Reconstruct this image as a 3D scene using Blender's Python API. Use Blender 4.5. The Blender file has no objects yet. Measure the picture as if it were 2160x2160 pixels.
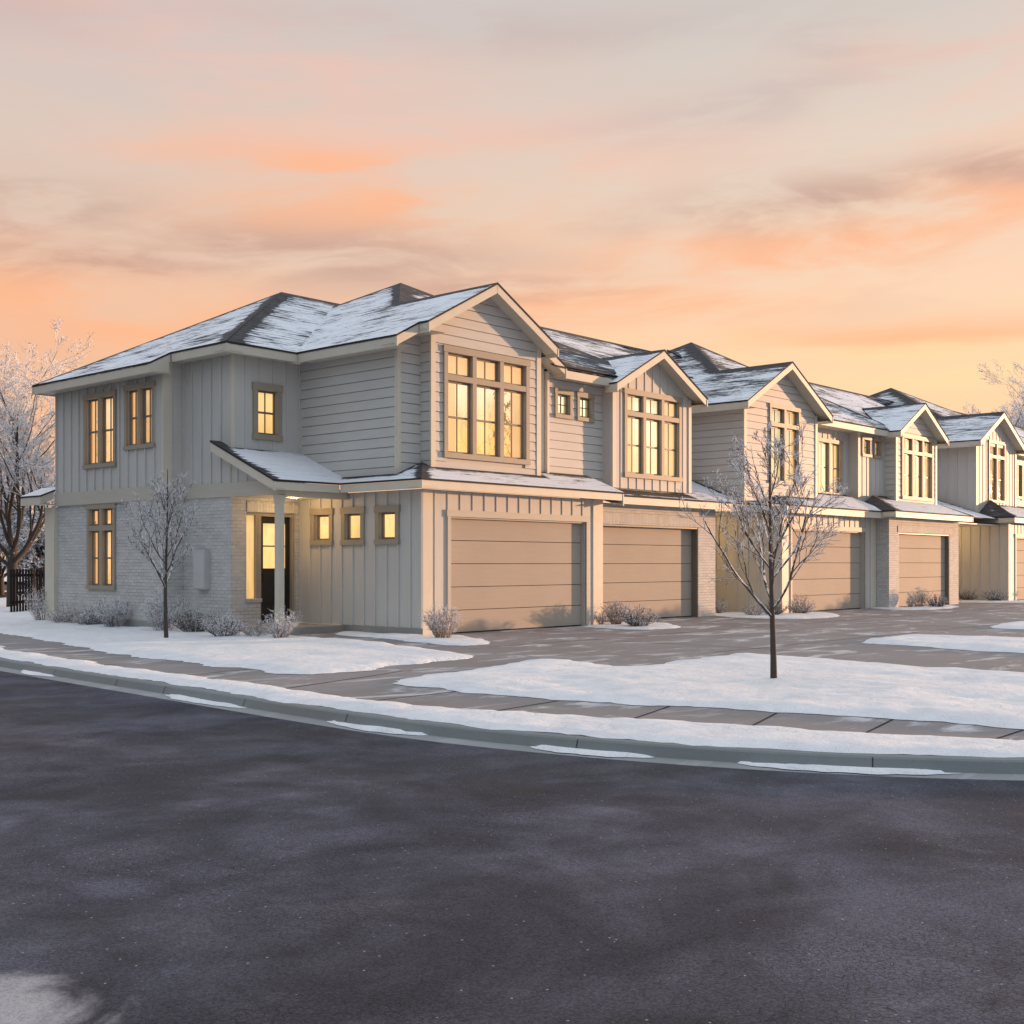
import bpy, bmesh, math, random
from mathutils import Vector, Matrix, geometry, noise
S = bpy.context.scene
COL = S.collection
R = math.radians
rnd = random.Random(7)

# ------------------------------------------------------------------ materials
def nmat(name):
    m = bpy.data.materials.new(name); m.use_nodes = True
    nt = m.node_tree
    return m, nt, nt.nodes, nt.links, nt.nodes['Principled BSDF']
def N(nt, typ, **kw):
    n = nt.nodes.new(typ)
    for k, v in kw.items():
        if k.startswith('i_'):
            key = k[2:]
            n.inputs[int(key) if key.isdigit() else key.replace('_', ' ')].default_value = v
        else: setattr(n, k, v)
    return n
def mixc(nt, fac, a, b, typ='MIX'):
    n = nt.nodes.new('ShaderNodeMix'); n.data_type = 'RGBA'; n.blend_type = typ
    for sock, val in ((n.inputs[0], fac), (n.inputs[6], a), (n.inputs[7], b)):
        if hasattr(val, 'is_linked'): nt.links.new(val, sock)
        elif isinstance(val, (tuple, list)): sock.default_value = (*val[:3], 1)
        else: sock.default_value = val
    return n.outputs[2]
def math_(nt, op, a, b=None, c=None, clamp=False):
    n = nt.nodes.new('ShaderNodeMath'); n.operation = op; n.use_clamp = clamp
    for i, v in enumerate((a, b, c)):
        if v is None: continue
        if hasattr(v, 'is_linked'): nt.links.new(v, n.inputs[i])
        else: n.inputs[i].default_value = v
    return n.outputs[0]
def mrange(nt, v, a, b, c=0., d=1., smooth=True):
    n = nt.nodes.new('ShaderNodeMapRange'); n.clamp = True
    if smooth: n.interpolation_type = 'SMOOTHSTEP'
    nt.links.new(v, n.inputs[0])
    for i, x in enumerate((a, b, c, d)): n.inputs[1 + i].default_value = x
    return n.outputs[0]
def noise_(nt, vec, scale, detail=4, rough=.55, dist=0.):
    n = N(nt, 'ShaderNodeTexNoise'); n.inputs['Scale'].default_value = scale
    n.inputs['Detail'].default_value = detail; n.inputs['Roughness'].default_value = rough
    n.inputs['Distortion'].default_value = dist
    if vec is not None: nt.links.new(vec, n.inputs['Vector'])
    return n.outputs[0]
def pos(nt): return N(nt, 'ShaderNodeNewGeometry').outputs['Position']
def vmul(nt, v, s):
    n = nt.nodes.new('ShaderNodeVectorMath'); n.operation = 'MULTIPLY'
    nt.links.new(v, n.inputs[0]); n.inputs[1].default_value = s
    return n.outputs[0]
def bump(nt, h, dist, strength=1., bs=None):
    b = N(nt, 'ShaderNodeBump'); b.inputs['Distance'].default_value = dist; b.inputs['Strength'].default_value = strength
    nt.links.new(h, b.inputs['Height'])
    if bs: nt.links.new(b.outputs[0], bs.inputs['Normal'])
    return b

def m_paint(name, col, rough=.6, var=.06, grain=(3, 3, 3), bumpd=0.0, dirt=0., spec=.2):
    m, nt, ns, lk, bs = nmat(name)
    p = pos(nt)
    n1 = noise_(nt, vmul(nt, p, grain), 1.0, 5)
    n2 = noise_(nt, p, .7, 3)
    f = math_(nt, 'ADD', math_(nt, 'MULTIPLY', n1, .5), math_(nt, 'MULTIPLY', n2, .5))
    f = mrange(nt, f, .3, .7)
    lo = tuple(c * (1 - var) for c in col); hi = tuple(min(1, c * (1 + var)) for c in col)
    c = mixc(nt, f, lo, hi)
    if dirt:
        sep = N(nt, 'ShaderNodeSeparateXYZ'); lk.new(p, sep.inputs[0])
        d = mrange(nt, math_(nt, 'ADD', sep.outputs[2], math_(nt, 'MULTIPLY', n1, .5)), .75, .2)
        c = mixc(nt, math_(nt, 'MULTIPLY', d, dirt), c, (.34, .31, .28))
    lk.new(c, bs.inputs['Base Color']); bs.inputs['Roughness'].default_value = rough; bs.inputs['Specular IOR Level'].default_value = spec
    if bumpd: bump(nt, n1, bumpd, .5, bs)
    return m

def m_brick(name, soldier=False):
    m, nt, ns, lk, bs = nmat(name)
    p = pos(nt)
    sep = N(nt, 'ShaderNodeSeparateXYZ'); lk.new(p, sep.inputs[0])
    u = math_(nt, 'ADD', sep.outputs[0], sep.outputs[1])
    com = N(nt, 'ShaderNodeCombineXYZ')
    if soldier:
        lk.new(sep.outputs[2], com.inputs[0]); lk.new(u, com.inputs[1])
    else:
        lk.new(u, com.inputs[0]); lk.new(sep.outputs[2], com.inputs[1])
    b = N(nt, 'ShaderNodeTexBrick')
    wob = noise_(nt, p, 6, 2)
    va = N(nt, 'ShaderNodeVectorMath', operation='MULTIPLY_ADD'); 
    lk.new(wob, va.inputs[0]); va.inputs[1].default_value = (.012, .012, 0); lk.new(com.outputs[0], va.inputs[2])
    lk.new(va.outputs[0], b.inputs['Vector'])
    b.inputs['Scale'].default_value = 1
    b.inputs['Brick Width'].default_value = .6 if soldier else .225
    b.inputs['Row Height'].default_value = .085 if soldier else .08
    b.inputs['Mortar Size'].default_value = .006; b.inputs['Mortar Smooth'].default_value = .3
    b.inputs['Color1'].default_value = (.58, .57, .55, 1); b.inputs['Color2'].default_value = (.47, .46, .445, 1)
    b.inputs['Mortar'].default_value = (.2, .195, .19, 1)
    n1 = noise_(nt, p, 1.7, 5); n2 = noise_(nt, p, 22, 3)
    # paint fills most of the joints, leaving broken dark lines
    fill = mrange(nt, noise_(nt, vmul(nt, p, (2.2, 2.2, 9)), 1, 4), .38, .6)
    c = mixc(nt, math_(nt, 'MULTIPLY', fill, b.outputs['Fac']), b.outputs['Color'], (.5, .49, .47))
    c = mixc(nt, mrange(nt, n1, .35, .7, 0, .35), c, (.62, .61, .59))
    c = mixc(nt, mrange(nt, n2, .3, .7, 0, .18), c, (.42, .41, .40))
    lk.new(c, bs.inputs['Base Color']); bs.inputs['Roughness'].default_value = .75
    h = math_(nt, 'ADD', math_(nt, 'MULTIPLY', b.outputs['Fac'], -1.), math_(nt, 'MULTIPLY', n2, .35))
    bump(nt, h, .012, .8, bs)
    return m

def m_roof():
    m, nt, ns, lk, bs = nmat('snowy_shingle')
    at = N(nt, 'ShaderNodeAttribute', attribute_name='ruv'); v = at.outputs['Vector']
    bare = N(nt, 'ShaderNodeAttribute', attribute_name='bare').outputs['Fac']
    cov = N(nt, 'ShaderNodeAttribute', attribute_name='cover').outputs['Fac']
    sep = N(nt, 'ShaderNodeSeparateXYZ'); lk.new(v, sep.inputs[0])
    row = math_(nt, 'FRACT', math_(nt, 'DIVIDE', sep.outputs[1], .15))
    n_big = noise_(nt, vmul(nt, v, (.45, 1.1, 1)), 1, 4, .6)
    n_str = noise_(nt, vmul(nt, v, (1.1, 11, 1)), 1, 5, .65, .35)
    n_fine = noise_(nt, vmul(nt, v, (7, 30, 1)), 1, 3, .6)
    t = math_(nt, 'ADD', math_(nt, 'MULTIPLY', n_big, .8), math_(nt, 'MULTIPLY', n_str, 1.05))
    t = math_(nt, 'ADD', t, math_(nt, 'MULTIPLY', n_fine, .35))
    t = math_(nt, 'ADD', t, math_(nt, 'MULTIPLY', mrange(nt, row, .0, .16, -.16, 0.), 1.))
    t = math_(nt, 'ADD', t, cov)
    t = math_(nt, 'SUBTRACT', t, math_(nt, 'MULTIPLY', bare, .78))
    mask = mrange(nt, t, 1.0, 1.17)
    shn = noise_(nt, vmul(nt, v, (3.5, 6.6, 1)), 1, 1)
    sh = mixc(nt, mrange(nt, shn, .35, .65), (.028, .026, .03), (.06, .055, .058))
    sh = mixc(nt, mrange(nt, row, 0, .12, .7, 0), sh, (.012, .012, .013))
    sc = mixc(nt, mrange(nt, n_str, .3, .7), (.74, .76, .82), (.84, .85, .88))
    c = mixc(nt, mask, sh, sc)
    lk.new(c, bs.inputs['Base Color'])
    lk.new(mrange(nt, mask, 0, 1, .85, .6), bs.inputs['Roughness'])
    h = math_(nt, 'ADD', math_(nt, 'MULTIPLY', mask, .7), math_(nt, 'ADD', math_(nt, 'MULTIPLY', row, -.25), math_(nt, 'MULTIPLY', n_fine, .4)))
    bump(nt, h, .03, .7, bs)
    return m

def m_snow(name='snow', warm=False):
    m, nt, ns, lk, bs = nmat(name)
    p = pos(nt)
    n1 = noise_(nt, vmul(nt, p, (.9, .9, .9)), 1, 5, .6)
    n2 = noise_(nt, vmul(nt, p, (3.2, 3.2, 3.2)), 1, 6, .65, .4)
    n3 = noise_(nt, p, 60, 2)
    c = mixc(nt, mrange(nt, n1, .3, .7), (.79, .81, .85), (.88, .885, .9))
    specks = mrange(nt, noise_(nt, p, 14, 4, .7), .70, .76, 0, .35)
    c = mixc(nt, specks, c, (.45, .45, .46))
    lk.new(c, bs.inputs['Base Color']); bs.inputs['Roughness'].default_value = .55
    bs.inputs['Subsurface Weight'].default_value = 0.0
    h = math_(nt, 'ADD', math_(nt, 'MULTIPLY', n2, 1.), math_(nt, 'ADD', math_(nt, 'MULTIPLY', n3, .06), n1))
    bump(nt, h, .16, .8, bs)
    return m

def m_asphalt():
    m, nt, ns, lk, bs = nmat('asphalt')
    p = pos(nt)
    big = noise_(nt, vmul(nt, p, (.42, .42, 1)), 1, 6, .62, .8)
    mid = noise_(nt, vmul(nt, p, (1.3, 1.3, 1)), 1, 5, .65, .5)
    hue = noise_(nt, vmul(nt, p, (.22, .35, 1)), 1, 3)
    fine = noise_(nt, p, 75, 5, .78)
    c = mixc(nt, mrange(nt, big, .40, .60), (.030, .038, .060), (.078, .083, .118))
    c = mixc(nt, mrange(nt, hue, .45, .68, 0, .45), c, (.085, .076, .092))
    c = mixc(nt, mrange(nt, mid, .5, .72, 0, .6), c, (.14, .142, .18))
    c = mixc(nt, mrange(nt, noise_(nt, vmul(nt, p, (.7, .7, 1)), 1, 4, .55, 1.), .52, .72, 0, .55), c, (.13, .125, .155))
    c = mixc(nt, mrange(nt, fine, .3, .75), mixc(nt, .68, c, (.006, .006, .010)), mixc(nt, .30, c, (.19, .20, .25)))
    bm2 = noise_(nt, vmul(nt, p, (.55, .55, 1)), 1, 6, .58, 1.2); bm3 = noise_(nt, vmul(nt, p, (1.1, 1.1, 1)), 1, 4, .55, .8)
    mul = math_(nt, 'MULTIPLY', mrange(nt, bm2, .36, .64, .78, 1.30), mrange(nt, bm3, .36, .66, .80, 1.28))
    cmul = N(nt, 'ShaderNodeCombineColor'); [lk.new(mul, cmul.inputs[q]) for q in range(3)]
    c = mixc(nt, 1., c, cmul.outputs[0], 'MULTIPLY')
    # alligator cracks
    vo = N(nt, 'ShaderNodeTexVoronoi', feature='DISTANCE_TO_EDGE'); vo.inputs['Scale'].default_value = 24
    wv = N(nt, 'ShaderNodeVectorMath', operation='MULTIPLY_ADD')
    nn = N(nt, 'ShaderNodeTexNoise'); nn.inputs['Scale'].default_value = 5; lk.new(p, nn.inputs['Vector'])
    lk.new(nn.outputs['Color'], wv.inputs[0]); wv.inputs[1].default_value = (.12, .12, 0); lk.new(p, wv.inputs[2])
    lk.new(wv.outputs[0], vo.inputs['Vector'])
    crk = mrange(nt, vo.outputs['Distance'], .0, .06, 1, 0)
    crk = math_(nt, 'MULTIPLY', crk, mrange(nt, noise_(nt, vmul(nt, p, (.5, .5, 1)), 1, 4), .40, .62))
    c = mixc(nt, math_(nt, 'MULTIPLY', crk, .72), c, (.012, .008, .009))
    # pale stone chips / frost grains
    v2 = N(nt, 'ShaderNodeTexVoronoi', feature='F1'); v2.inputs['Scale'].default_value = 30; lk.new(p, v2.inputs['Vector'])
    sepc = N(nt, 'ShaderNodeSeparateColor'); lk.new(v2.outputs['Color'], sepc.inputs[0])
    chip = math_(nt, 'MULTIPLY', math_(nt, 'GREATER_THAN', sepc.outputs[0], .955), mrange(nt, v2.outputs['Distance'], .1, .22, 1, 0))
    c = mixc(nt, math_(nt, 'MULTIPLY', chip, .75), c, (.48, .47, .47))
    # dusting of snow at the near verge
    d = N(nt, 'ShaderNodeVectorMath', operation='DISTANCE'); lk.new(p, d.inputs[0]); d.inputs[1].default_value = (-16.66, -14.62, -.112)
    dust = mrange(nt, math_(nt, 'ADD', d.outputs['Value'], math_(nt, 'MULTIPLY', math_(nt, 'SUBTRACT', mid, .5), 1.6)), .22, .66, .55, 0)
    dust = math_(nt, 'MULTIPLY', dust, mrange(nt, fine, .2, .6, .45, 1))
    c = mixc(nt, dust, c, (.74, .73, .76))
    lk.new(c, bs.inputs['Base Color'])
    lk.new(mrange(nt, big, .3, .7, .55, .8), bs.inputs['Roughness'])
    bs.inputs['Specular IOR Level'].default_value = .13
    grit = noise_(nt, p, 160, 3, .7)
    h = math_(nt, 'SUBTRACT', math_(nt, 'ADD', fine, math_(nt, 'MULTIPLY', grit, .6)), math_(nt, 'MULTIPLY', crk, .5))
    bump(nt, h, .006, .6, bs)
    return m

def m_concrete(name, col, frost=.0, warm=True):
    m, nt, ns, lk, bs = nmat(name)
    p = pos(nt)
    rot = N(nt, 'ShaderNodeMapping'); rot.inputs['Rotation'].default_value = (0, 0, R(41.8)); lk.new(p, rot.inputs['Vector'])
    pr = rot.outputs[0]
    big = noise_(nt, vmul(nt, p, (.4, .4, 1)), 1, 4, .6, .3)
    mid = noise_(nt, vmul(nt, p, (2, 2, 2)), 1, 5, .65)
    fine = noise_(nt, p, 70, 3, .6)
    c = mixc(nt, mrange(nt, big, .3, .7), tuple(x * .82 for x in col), tuple(x * 1.12 for x in col))
    c = mixc(nt, mrange(nt, mid, .35, .75, 0, .4), c, tuple(x * .72 for x in col))
    c = mixc(nt, mrange(nt, fine, .3, .7, 0, .25), c, tuple(x * .6 for x in col))
    if frost:
        st = noise_(nt, vmul(nt, p, (.55, 1.5, 1)), 1, 6, .68, .8)
        fm = mrange(nt, math_(nt, 'ADD', st, math_(nt, 'MULTIPLY', fine, .08)), .56, .70, 0, frost)
        c = mixc(nt, fm, c, (.66, .66, .69))
    lk.new(c, bs.inputs['Base Color'])
    lk.new(mrange(nt, big, .35, .65, .5, .8), bs.inputs['Roughness'])
    bump(nt, math_(nt, 'ADD', fine, mid), .006, .6, bs)
    return m

def m_pane(name, top, bot, strength, curtain, dark=0.):
    m, nt, ns, lk, bs = nmat(name)
    tc = N(nt, 'ShaderNodeTexCoord'); g = tc.outputs['Generated']
    oi = N(nt, 'ShaderNodeObjectInfo').outputs['Random']
    sep = N(nt, 'ShaderNodeSeparateXYZ'); lk.new(g, sep.inputs[0])
    sepn = N(nt, 'ShaderNodeSeparateXYZ'); lk.new(N(nt, 'ShaderNodeNewGeometry').outputs['Normal'], sepn.inputs[0])
    isx = math_(nt, 'GREATER_THAN', math_(nt, 'ABSOLUTE', sepn.outputs[0]), .5)
    u = math_(nt, 'ADD', math_(nt, 'MULTIPLY', isx, sep.outputs[1]), math_(nt, 'MULTIPLY', math_(nt, 'SUBTRACT', 1., isx), sep.outputs[0]))
    z = sep.outputs[2]
    com = N(nt, 'ShaderNodeCombineXYZ'); lk.new(u, com.inputs[0]); lk.new(z, com.inputs[1]); lk.new(math_(nt, 'MULTIPLY', oi, 37.), com.inputs[2])
    v = com.outputs[0]
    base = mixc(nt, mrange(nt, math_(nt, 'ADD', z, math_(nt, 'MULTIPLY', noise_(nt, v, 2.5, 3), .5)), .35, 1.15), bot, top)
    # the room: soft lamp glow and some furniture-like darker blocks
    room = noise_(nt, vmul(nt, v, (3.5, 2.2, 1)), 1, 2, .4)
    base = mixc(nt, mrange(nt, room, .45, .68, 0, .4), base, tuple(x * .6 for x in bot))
    if dark:  # dark foliage and branch reflections, painted into the emission colour
        dk = mrange(nt, noise_(nt, vmul(nt, v, (15, 11, 1)), 1, 5, .7), .50, .58, 0, dark)
        dk = math_(nt, 'MULTIPLY', math_(nt, 'MULTIPLY', dk, mrange(nt, u, .60, .72)), mrange(nt, z, .85, .6))
        base = mixc(nt, dk, base, (.12, .07, .03))
        vv_ = N(nt, 'ShaderNodeTexVoronoi', feature='DISTANCE_TO_EDGE'); vv_.inputs['Scale'].default_value = 1
        vd = N(nt, 'ShaderNodeVectorMath', operation='MULTIPLY_ADD'); nz_ = N(nt, 'ShaderNodeTexNoise'); nz_.inputs['Scale'].default_value = 5; lk.new(v, nz_.inputs['Vector'])
        lk.new(nz_.outputs['Color'], vd.inputs[0]); vd.inputs[1].default_value = (1.4, 1.4, 0); lk.new(vmul(nt, v, (7, 5, 1)), vd.inputs[2]); lk.new(vd.outputs[0], vv_.inputs['Vector'])
        ln = math_(nt, 'MULTIPLY', mrange(nt, vv_.outputs['Distance'], .0, .045, 1, 0), mrange(nt, z, .62, .35, 0, .5))
        base = mixc(nt, ln, base, (.5, .25, .08))
    vb = N(nt, 'ShaderNodeTexBrick'); vb.offset = .37; vb.inputs['Scale'].default_value = 1; vb.inputs['Brick Width'].default_value = .31; vb.inputs['Row Height'].default_value = .27; vb.inputs['Mortar Size'].default_value = .05; vb.inputs['Mortar Smooth'].default_value = .05; vb.inputs['Bias'].default_value = -.35
    vb.inputs['Color1'].default_value = (0, 0, 0, 1); vb.inputs['Color2'].default_value = (1, 1, 1, 1); vb.inputs['Mortar'].default_value = (0, 0, 0, 1)
    vo_ = N(nt, 'ShaderNodeVectorMath', operation='ADD'); lk.new(v, vo_.inputs[0]); cc_ = N(nt, 'ShaderNodeCombineXYZ'); lk.new(math_(nt, 'MULTIPLY', oi, 7.3), cc_.inputs[0]); lk.new(math_(nt, 'MULTIPLY', oi, 3.1), cc_.inputs[1]); lk.new(cc_.outputs[0], vo_.inputs[1]); lk.new(vo_.outputs[0], vb.inputs['Vector'])
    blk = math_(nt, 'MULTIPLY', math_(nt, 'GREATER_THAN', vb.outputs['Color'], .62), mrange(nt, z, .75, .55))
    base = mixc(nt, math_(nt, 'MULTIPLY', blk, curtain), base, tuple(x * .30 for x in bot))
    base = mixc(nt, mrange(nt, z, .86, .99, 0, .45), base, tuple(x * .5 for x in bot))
    vary = math_(nt, 'ADD', math_(nt, 'MULTIPLY', math_(nt, 'FRACT', math_(nt, 'MULTIPLY', oi, 7.7)), .5), .68)
    vc = N(nt, 'ShaderNodeCombineColor'); [lk.new(vary, vc.inputs[q_]) for q_ in range(3)]
    base = mixc(nt, 1., base, vc.outputs[0], 'MULTIPLY')
    lk.new(base, bs.inputs['Emission Color']); bs.inputs['Emission Strength'].default_value = strength * .88
    bs.inputs['Base Color'].default_value = (.25, .2, .15, 1); bs.inputs['Roughness'].default_value = .8
    return m

def m_twig(name, bark, frost_amt, ns_=9., hi=(.86, .87, .9)):
    m, nt, ns, lk, bs = nmat(name)
    p = pos(nt)
    g = N(nt, 'ShaderNodeNewGeometry'); sep = N(nt, 'ShaderNodeSeparateXYZ'); lk.new(g.outputs['Normal'], sep.inputs[0])
    n1 = noise_(nt, p, ns_, 4, .6); n2 = noise_(nt, p, ns_ * 4, 3)
    up = math_(nt, 'ADD', math_(nt, 'MULTIPLY', sep.outputs[2], .55), math_(nt, 'MULTIPLY', math_(nt, 'SUBTRACT', n1, .5), 1.6))
    mask = mrange(nt, math_(nt, 'ADD', up, frost_amt), .30, .48)
    c = mixc(nt, n2, tuple(x * .6 for x in bark), tuple(x * 1.5 for x in bark))
    c = mixc(nt, mask, c, hi)
    lk.new(c, bs.inputs['Base Color']); bs.inputs['Roughness'].default_value = .8
    bump(nt, n2, .01, .6, bs)
    return m

M = {}
M['siding'] = m_paint('pale_grey_siding', (.545, .53, .50), .55, .05, (2, 2, 14), .003)
M['batten'] = m_paint('pale_grey_board', (.545, .53, .50), .55, .05, (16, 16, 1.2), .003)
M['trim'] = m_paint('cream_trim', (.62, .575, .48), .5, .05, (3, 3, 3), .002)
M['band'] = m_paint('greige_trim', (.50, .465, .40), .55, .05, (1.5, 1.5, 8), .002)
M['taupe'] = m_paint('taupe_window_trim', (.34, .295, .235), .5, .06, (4, 4, 4), .002)
M['sash'] = m_paint('taupe_sash', (.20, .17, .135), .45, .05)
M['garage'] = m_paint('tan_garage_door', (.42, .365, .31), .7, .05, (1.2, 1.2, 30), .003)
M['doorblk'] = m_paint('black_door', (.018, .016, .015), .35, .1, spec=.5)
M['metal'] = m_paint('grey_metal', (.50, .50, .49), .45, .05)
M['dark'] = m_paint('dark_gap', (.03, .03, .03), .9, .1)
M['brick'] = m_brick('white_painted_brick'); M['soldier'] = m_brick('white_soldier_brick', True)
M['roof'] = m_roof(); M['snow'] = m_snow()
M['asphalt'] = m_asphalt()
M['concrete'] = m_concrete('driveway_concrete', (.245, .228, .23), .75)
M['kerb'] = m_concrete('kerb_concrete', (.215, .235, .235), .0)
M['gutter'] = m_concrete('gutter_concrete', (.30, .315, .32), .2)
M['slab'] = m_concrete('porch_concrete', (.36, .33, .30), .2)
M['found'] = m_concrete('foundation_concrete', (.3, .295, .28), .1)
M['fence'] = m_paint('dark_fence', (.011, .009, .009), .8, .3, (20, 20, 2))
M['wood'] = m_paint('orange_wood', (.12, .045, .02), .7, .2)
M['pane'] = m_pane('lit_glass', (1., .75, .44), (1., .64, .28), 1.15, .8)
M['pane_sky'] = m_pane('lit_glass_sky_reflection', (.98, .74, .50), (1., .55, .15), 1.12, .5, 1.)  # reflection of the warm sky is painted into these emission colours
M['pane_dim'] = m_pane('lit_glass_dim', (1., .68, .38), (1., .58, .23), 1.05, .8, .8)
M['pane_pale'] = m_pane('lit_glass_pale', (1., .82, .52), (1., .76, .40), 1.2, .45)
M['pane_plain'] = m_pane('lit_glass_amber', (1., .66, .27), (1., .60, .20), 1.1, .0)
def m_glass():
    m, nt, ns, lk, bs = nmat('window_glass')
    tr = N(nt, 'ShaderNodeBsdfTransparent'); gl = N(nt, 'ShaderNodeBsdfGlossy'); gl.inputs['Roughness'].default_value = .03
    ge = N(nt, 'ShaderNodeNewGeometry'); dp = N(nt, 'ShaderNodeVectorMath', operation='DOT_PRODUCT'); lk.new(ge.outputs['Normal'], dp.inputs[0]); lk.new(ge.outputs['Incoming'], dp.inputs[1])
    k_ = math_(nt, 'SUBTRACT', 1., math_(nt, 'ABSOLUTE', dp.outputs['Value']), None, True)
    fz = math_(nt, 'ADD', math_(nt, 'MULTIPLY', math_(nt, 'POWER', k_, 4.), .85), .07)
    bm_ = bump(nt, noise_(nt, pos(nt), 1.6, 2), .02, .35); lk.new(bm_.outputs[0], gl.inputs['Normal'])
    mx = N(nt, 'ShaderNodeMixShader'); lk.new(fz, mx.inputs[0]); lk.new(tr.outputs[0], mx.inputs[1]); lk.new(gl.outputs[0], mx.inputs[2])
    lk.new(mx.outputs[0], ns['Material Output'].inputs['Surface']); return m
def m_cloth(name, col, em):
    m, nt, ns, lk, bs = nmat(name)
    bs.inputs['Base Color'].default_value = (*col, 1); bs.inputs['Roughness'].default_value = .9
    tl = N(nt, 'ShaderNodeBsdfTranslucent'); tl.inputs['Color'].default_value = (*col, 1)
    mx = N(nt, 'ShaderNodeMixShader'); mx.inputs[0].default_value = .6; lk.new(bs.outputs[0], mx.inputs[1]); lk.new(tl.outputs[0], mx.inputs[2])
    bs.inputs['Emission Color'].default_value = (1., .62, .30, 1); bs.inputs['Emission Strength'].default_value = em  # glow put in to mimic room light coming through the cloth
    lk.new(mx.outputs[0], ns['Material Output'].inputs['Surface']); return m
M['glass'] = m_glass(); M['curtain'] = m_cloth('sheer_curtain', (.85, .74, .58), .62); M['blind'] = m_cloth('roller_blind_cloth', (.8, .70, .55), .75)
M['bark'] = m_twig('bark_snow', (.055, .042, .033), -.12)
M['twig'] = m_twig('frosted_twig', (.06, .046, .038), .29, 12)
M['hoar'] = m_twig('hoar_frost', (.10, .08, .075), .62, 5, (.88, .87, .89))
M['shrub'] = m_twig('frosted_shrub_twig', (.12, .10, .10), .36, 16, (.82, .82, .84))
M['shrubtan'] = m_twig('frosted_tan_twig', (.22, .17, .15), .27, 16, (.82, .78, .77))
M['shrubdark'] = m_twig('dark_shrub_twig', (.045, .036, .033), .16, 16)
M['frost'] = m_paint('frost_crystals', (.82, .82, .84), .7, .06)
M['needle'] = m_twig('snowy_needles', (.012, .022, .018), .12, 3)

# ------------------------------------------------------------------ mesh helpers
class MB:
    def __init__(s): s.v = []; s.f = []; s.mi = []; s.at = None
    def add(s, vs, fs, mi=0):
        o = len(s.v); s.v += [tuple(v) for v in vs]
        for f in fs: s.f.append(tuple(o + i for i in f)); s.mi.append(mi)
    def quad(s, a, b, c, d, mi=0): s.add((a, b, c, d), ((0, 1, 2, 3),), mi)
    def hexa(s, p, mi=0):   # 8 points: bottom 4, top 4
        s.add(p, ((0, 3, 2, 1), (4, 5, 6, 7), (0, 1, 5, 4), (1, 2, 6, 5), (2, 3, 7, 6), (3, 0, 4, 7)), mi)
    def box(s, x0, x1, y0, y1, z0, z1, mi=0):
        s.hexa(((x0, y0, z0), (x1, y0, z0), (x1, y1, z0), (x0, y1, z0), (x0, y0, z1), (x1, y0, z1), (x1, y1, z1), (x0, y1, z1)), mi)
    def fbox(s, fr, u0, u1, w0, w1, z0, z1, mi=0):
        P = fr.p
        s.hexa((P(u0, w0, z0), P(u1, w0, z0), P(u1, w1, z0), P(u0, w1, z0), P(u0, w0, z1), P(u1, w0, z1), P(u1, w1, z1), P(u0, w1, z1)), mi)
    def tube(s, pts, radii, k=5, mi=0, cap=True):
        rings = []; prev = None
        for i, p in enumerate(pts):
            d = (pts[min(i + 1, len(pts) - 1)] - pts[max(i - 1, 0)])
            if d.length < 1e-6: d = Vector((0, 0, 1))
            d.normalize()
            a = prev if prev else (Vector((1, 0, 0)) if abs(d.x) < .8 else Vector((0, 1, 0)))
            a = (a - d * a.dot(d)); a.normalize(); prev = a
            b = d.cross(a); r = radii[i]
            rings.append([p + a * (r * math.cos(2 * math.pi * j / k)) + b * (r * math.sin(2 * math.pi * j / k)) for j in range(k)])
        vs = [v for rg in rings for v in rg]; fs = []
        for i in range(len(rings) - 1):
            for j in range(k):
                fs.append((i * k + j, i * k + (j + 1) % k, (i + 1) * k + (j + 1) % k, (i + 1) * k + j))
        if cap: fs.append(tuple(range((len(rings) - 1) * k, len(rings) * k)))
        s.add(vs, fs, mi)
    def build(s, name, mats, parent=None, smooth=False, loc=None, recalc=True):
        me = bpy.data.meshes.new(name)
        if loc is not None:
            l = Vector(loc); me.from_pydata([tuple(Vector(v) - l) for v in s.v], [], s.f)
        else: me.from_pydata(s.v, [], s.f)
        if not isinstance(mats, (list, tuple)): mats = [mats]
        for m in mats: me.materials.append(m)
        me.polygons.foreach_set('material_index', s.mi)
        if smooth: me.polygons.foreach_set('use_smooth', [True] * len(s.f))
        if s.at:
            for n, (t, vals) in s.at.items():
                a = me.attributes.new(n, t, 'POINT')
                a.data.foreach_set('vector' if t == 'FLOAT_VECTOR' else 'value', vals)
        if recalc:
            bm = bmesh.new(); bm.from_mesh(me); bmesh.ops.recalc_face_normals(bm, faces=bm.faces); bm.to_mesh(me); bm.free()
        me.update()
        o = bpy.data.objects.new(name, me); COL.objects.link(o)
        if loc is not None and parent is None: o.location = loc
        if parent is not None:
            o.parent = parent
            pl = parent
            off = Vector((0, 0, 0))
            while pl is not None: off += pl.location; pl = pl.parent
            o.location = (Vector(loc) if loc is not None else Vector((0, 0, 0))) - off
        return o
def tag(o, label=None, cat=None, group=None, kind=None):
    if label: o['label'] = label
    if cat: o['category'] = cat
    if group: o['group'] = group
    if kind: o['kind'] = kind
    return o
def empty(name, loc, label, cat, group=None):
    o = bpy.data.objects.new(name, None); COL.objects.link(o); o.location = loc; o.empty_display_size = .3
    return tag(o, label, cat, group)
class Fr:   # wall frames: F faces -Y, L faces -X, E faces +X
    def __init__(s, k, c): s.k = k; s.c = c
    def p(s, u, w, z):
        if s.k == 'F': return (u, s.c - w, z)
        if s.k == 'L': return (s.c - w, u, z)
        return (s.c + w, u, z)

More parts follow.
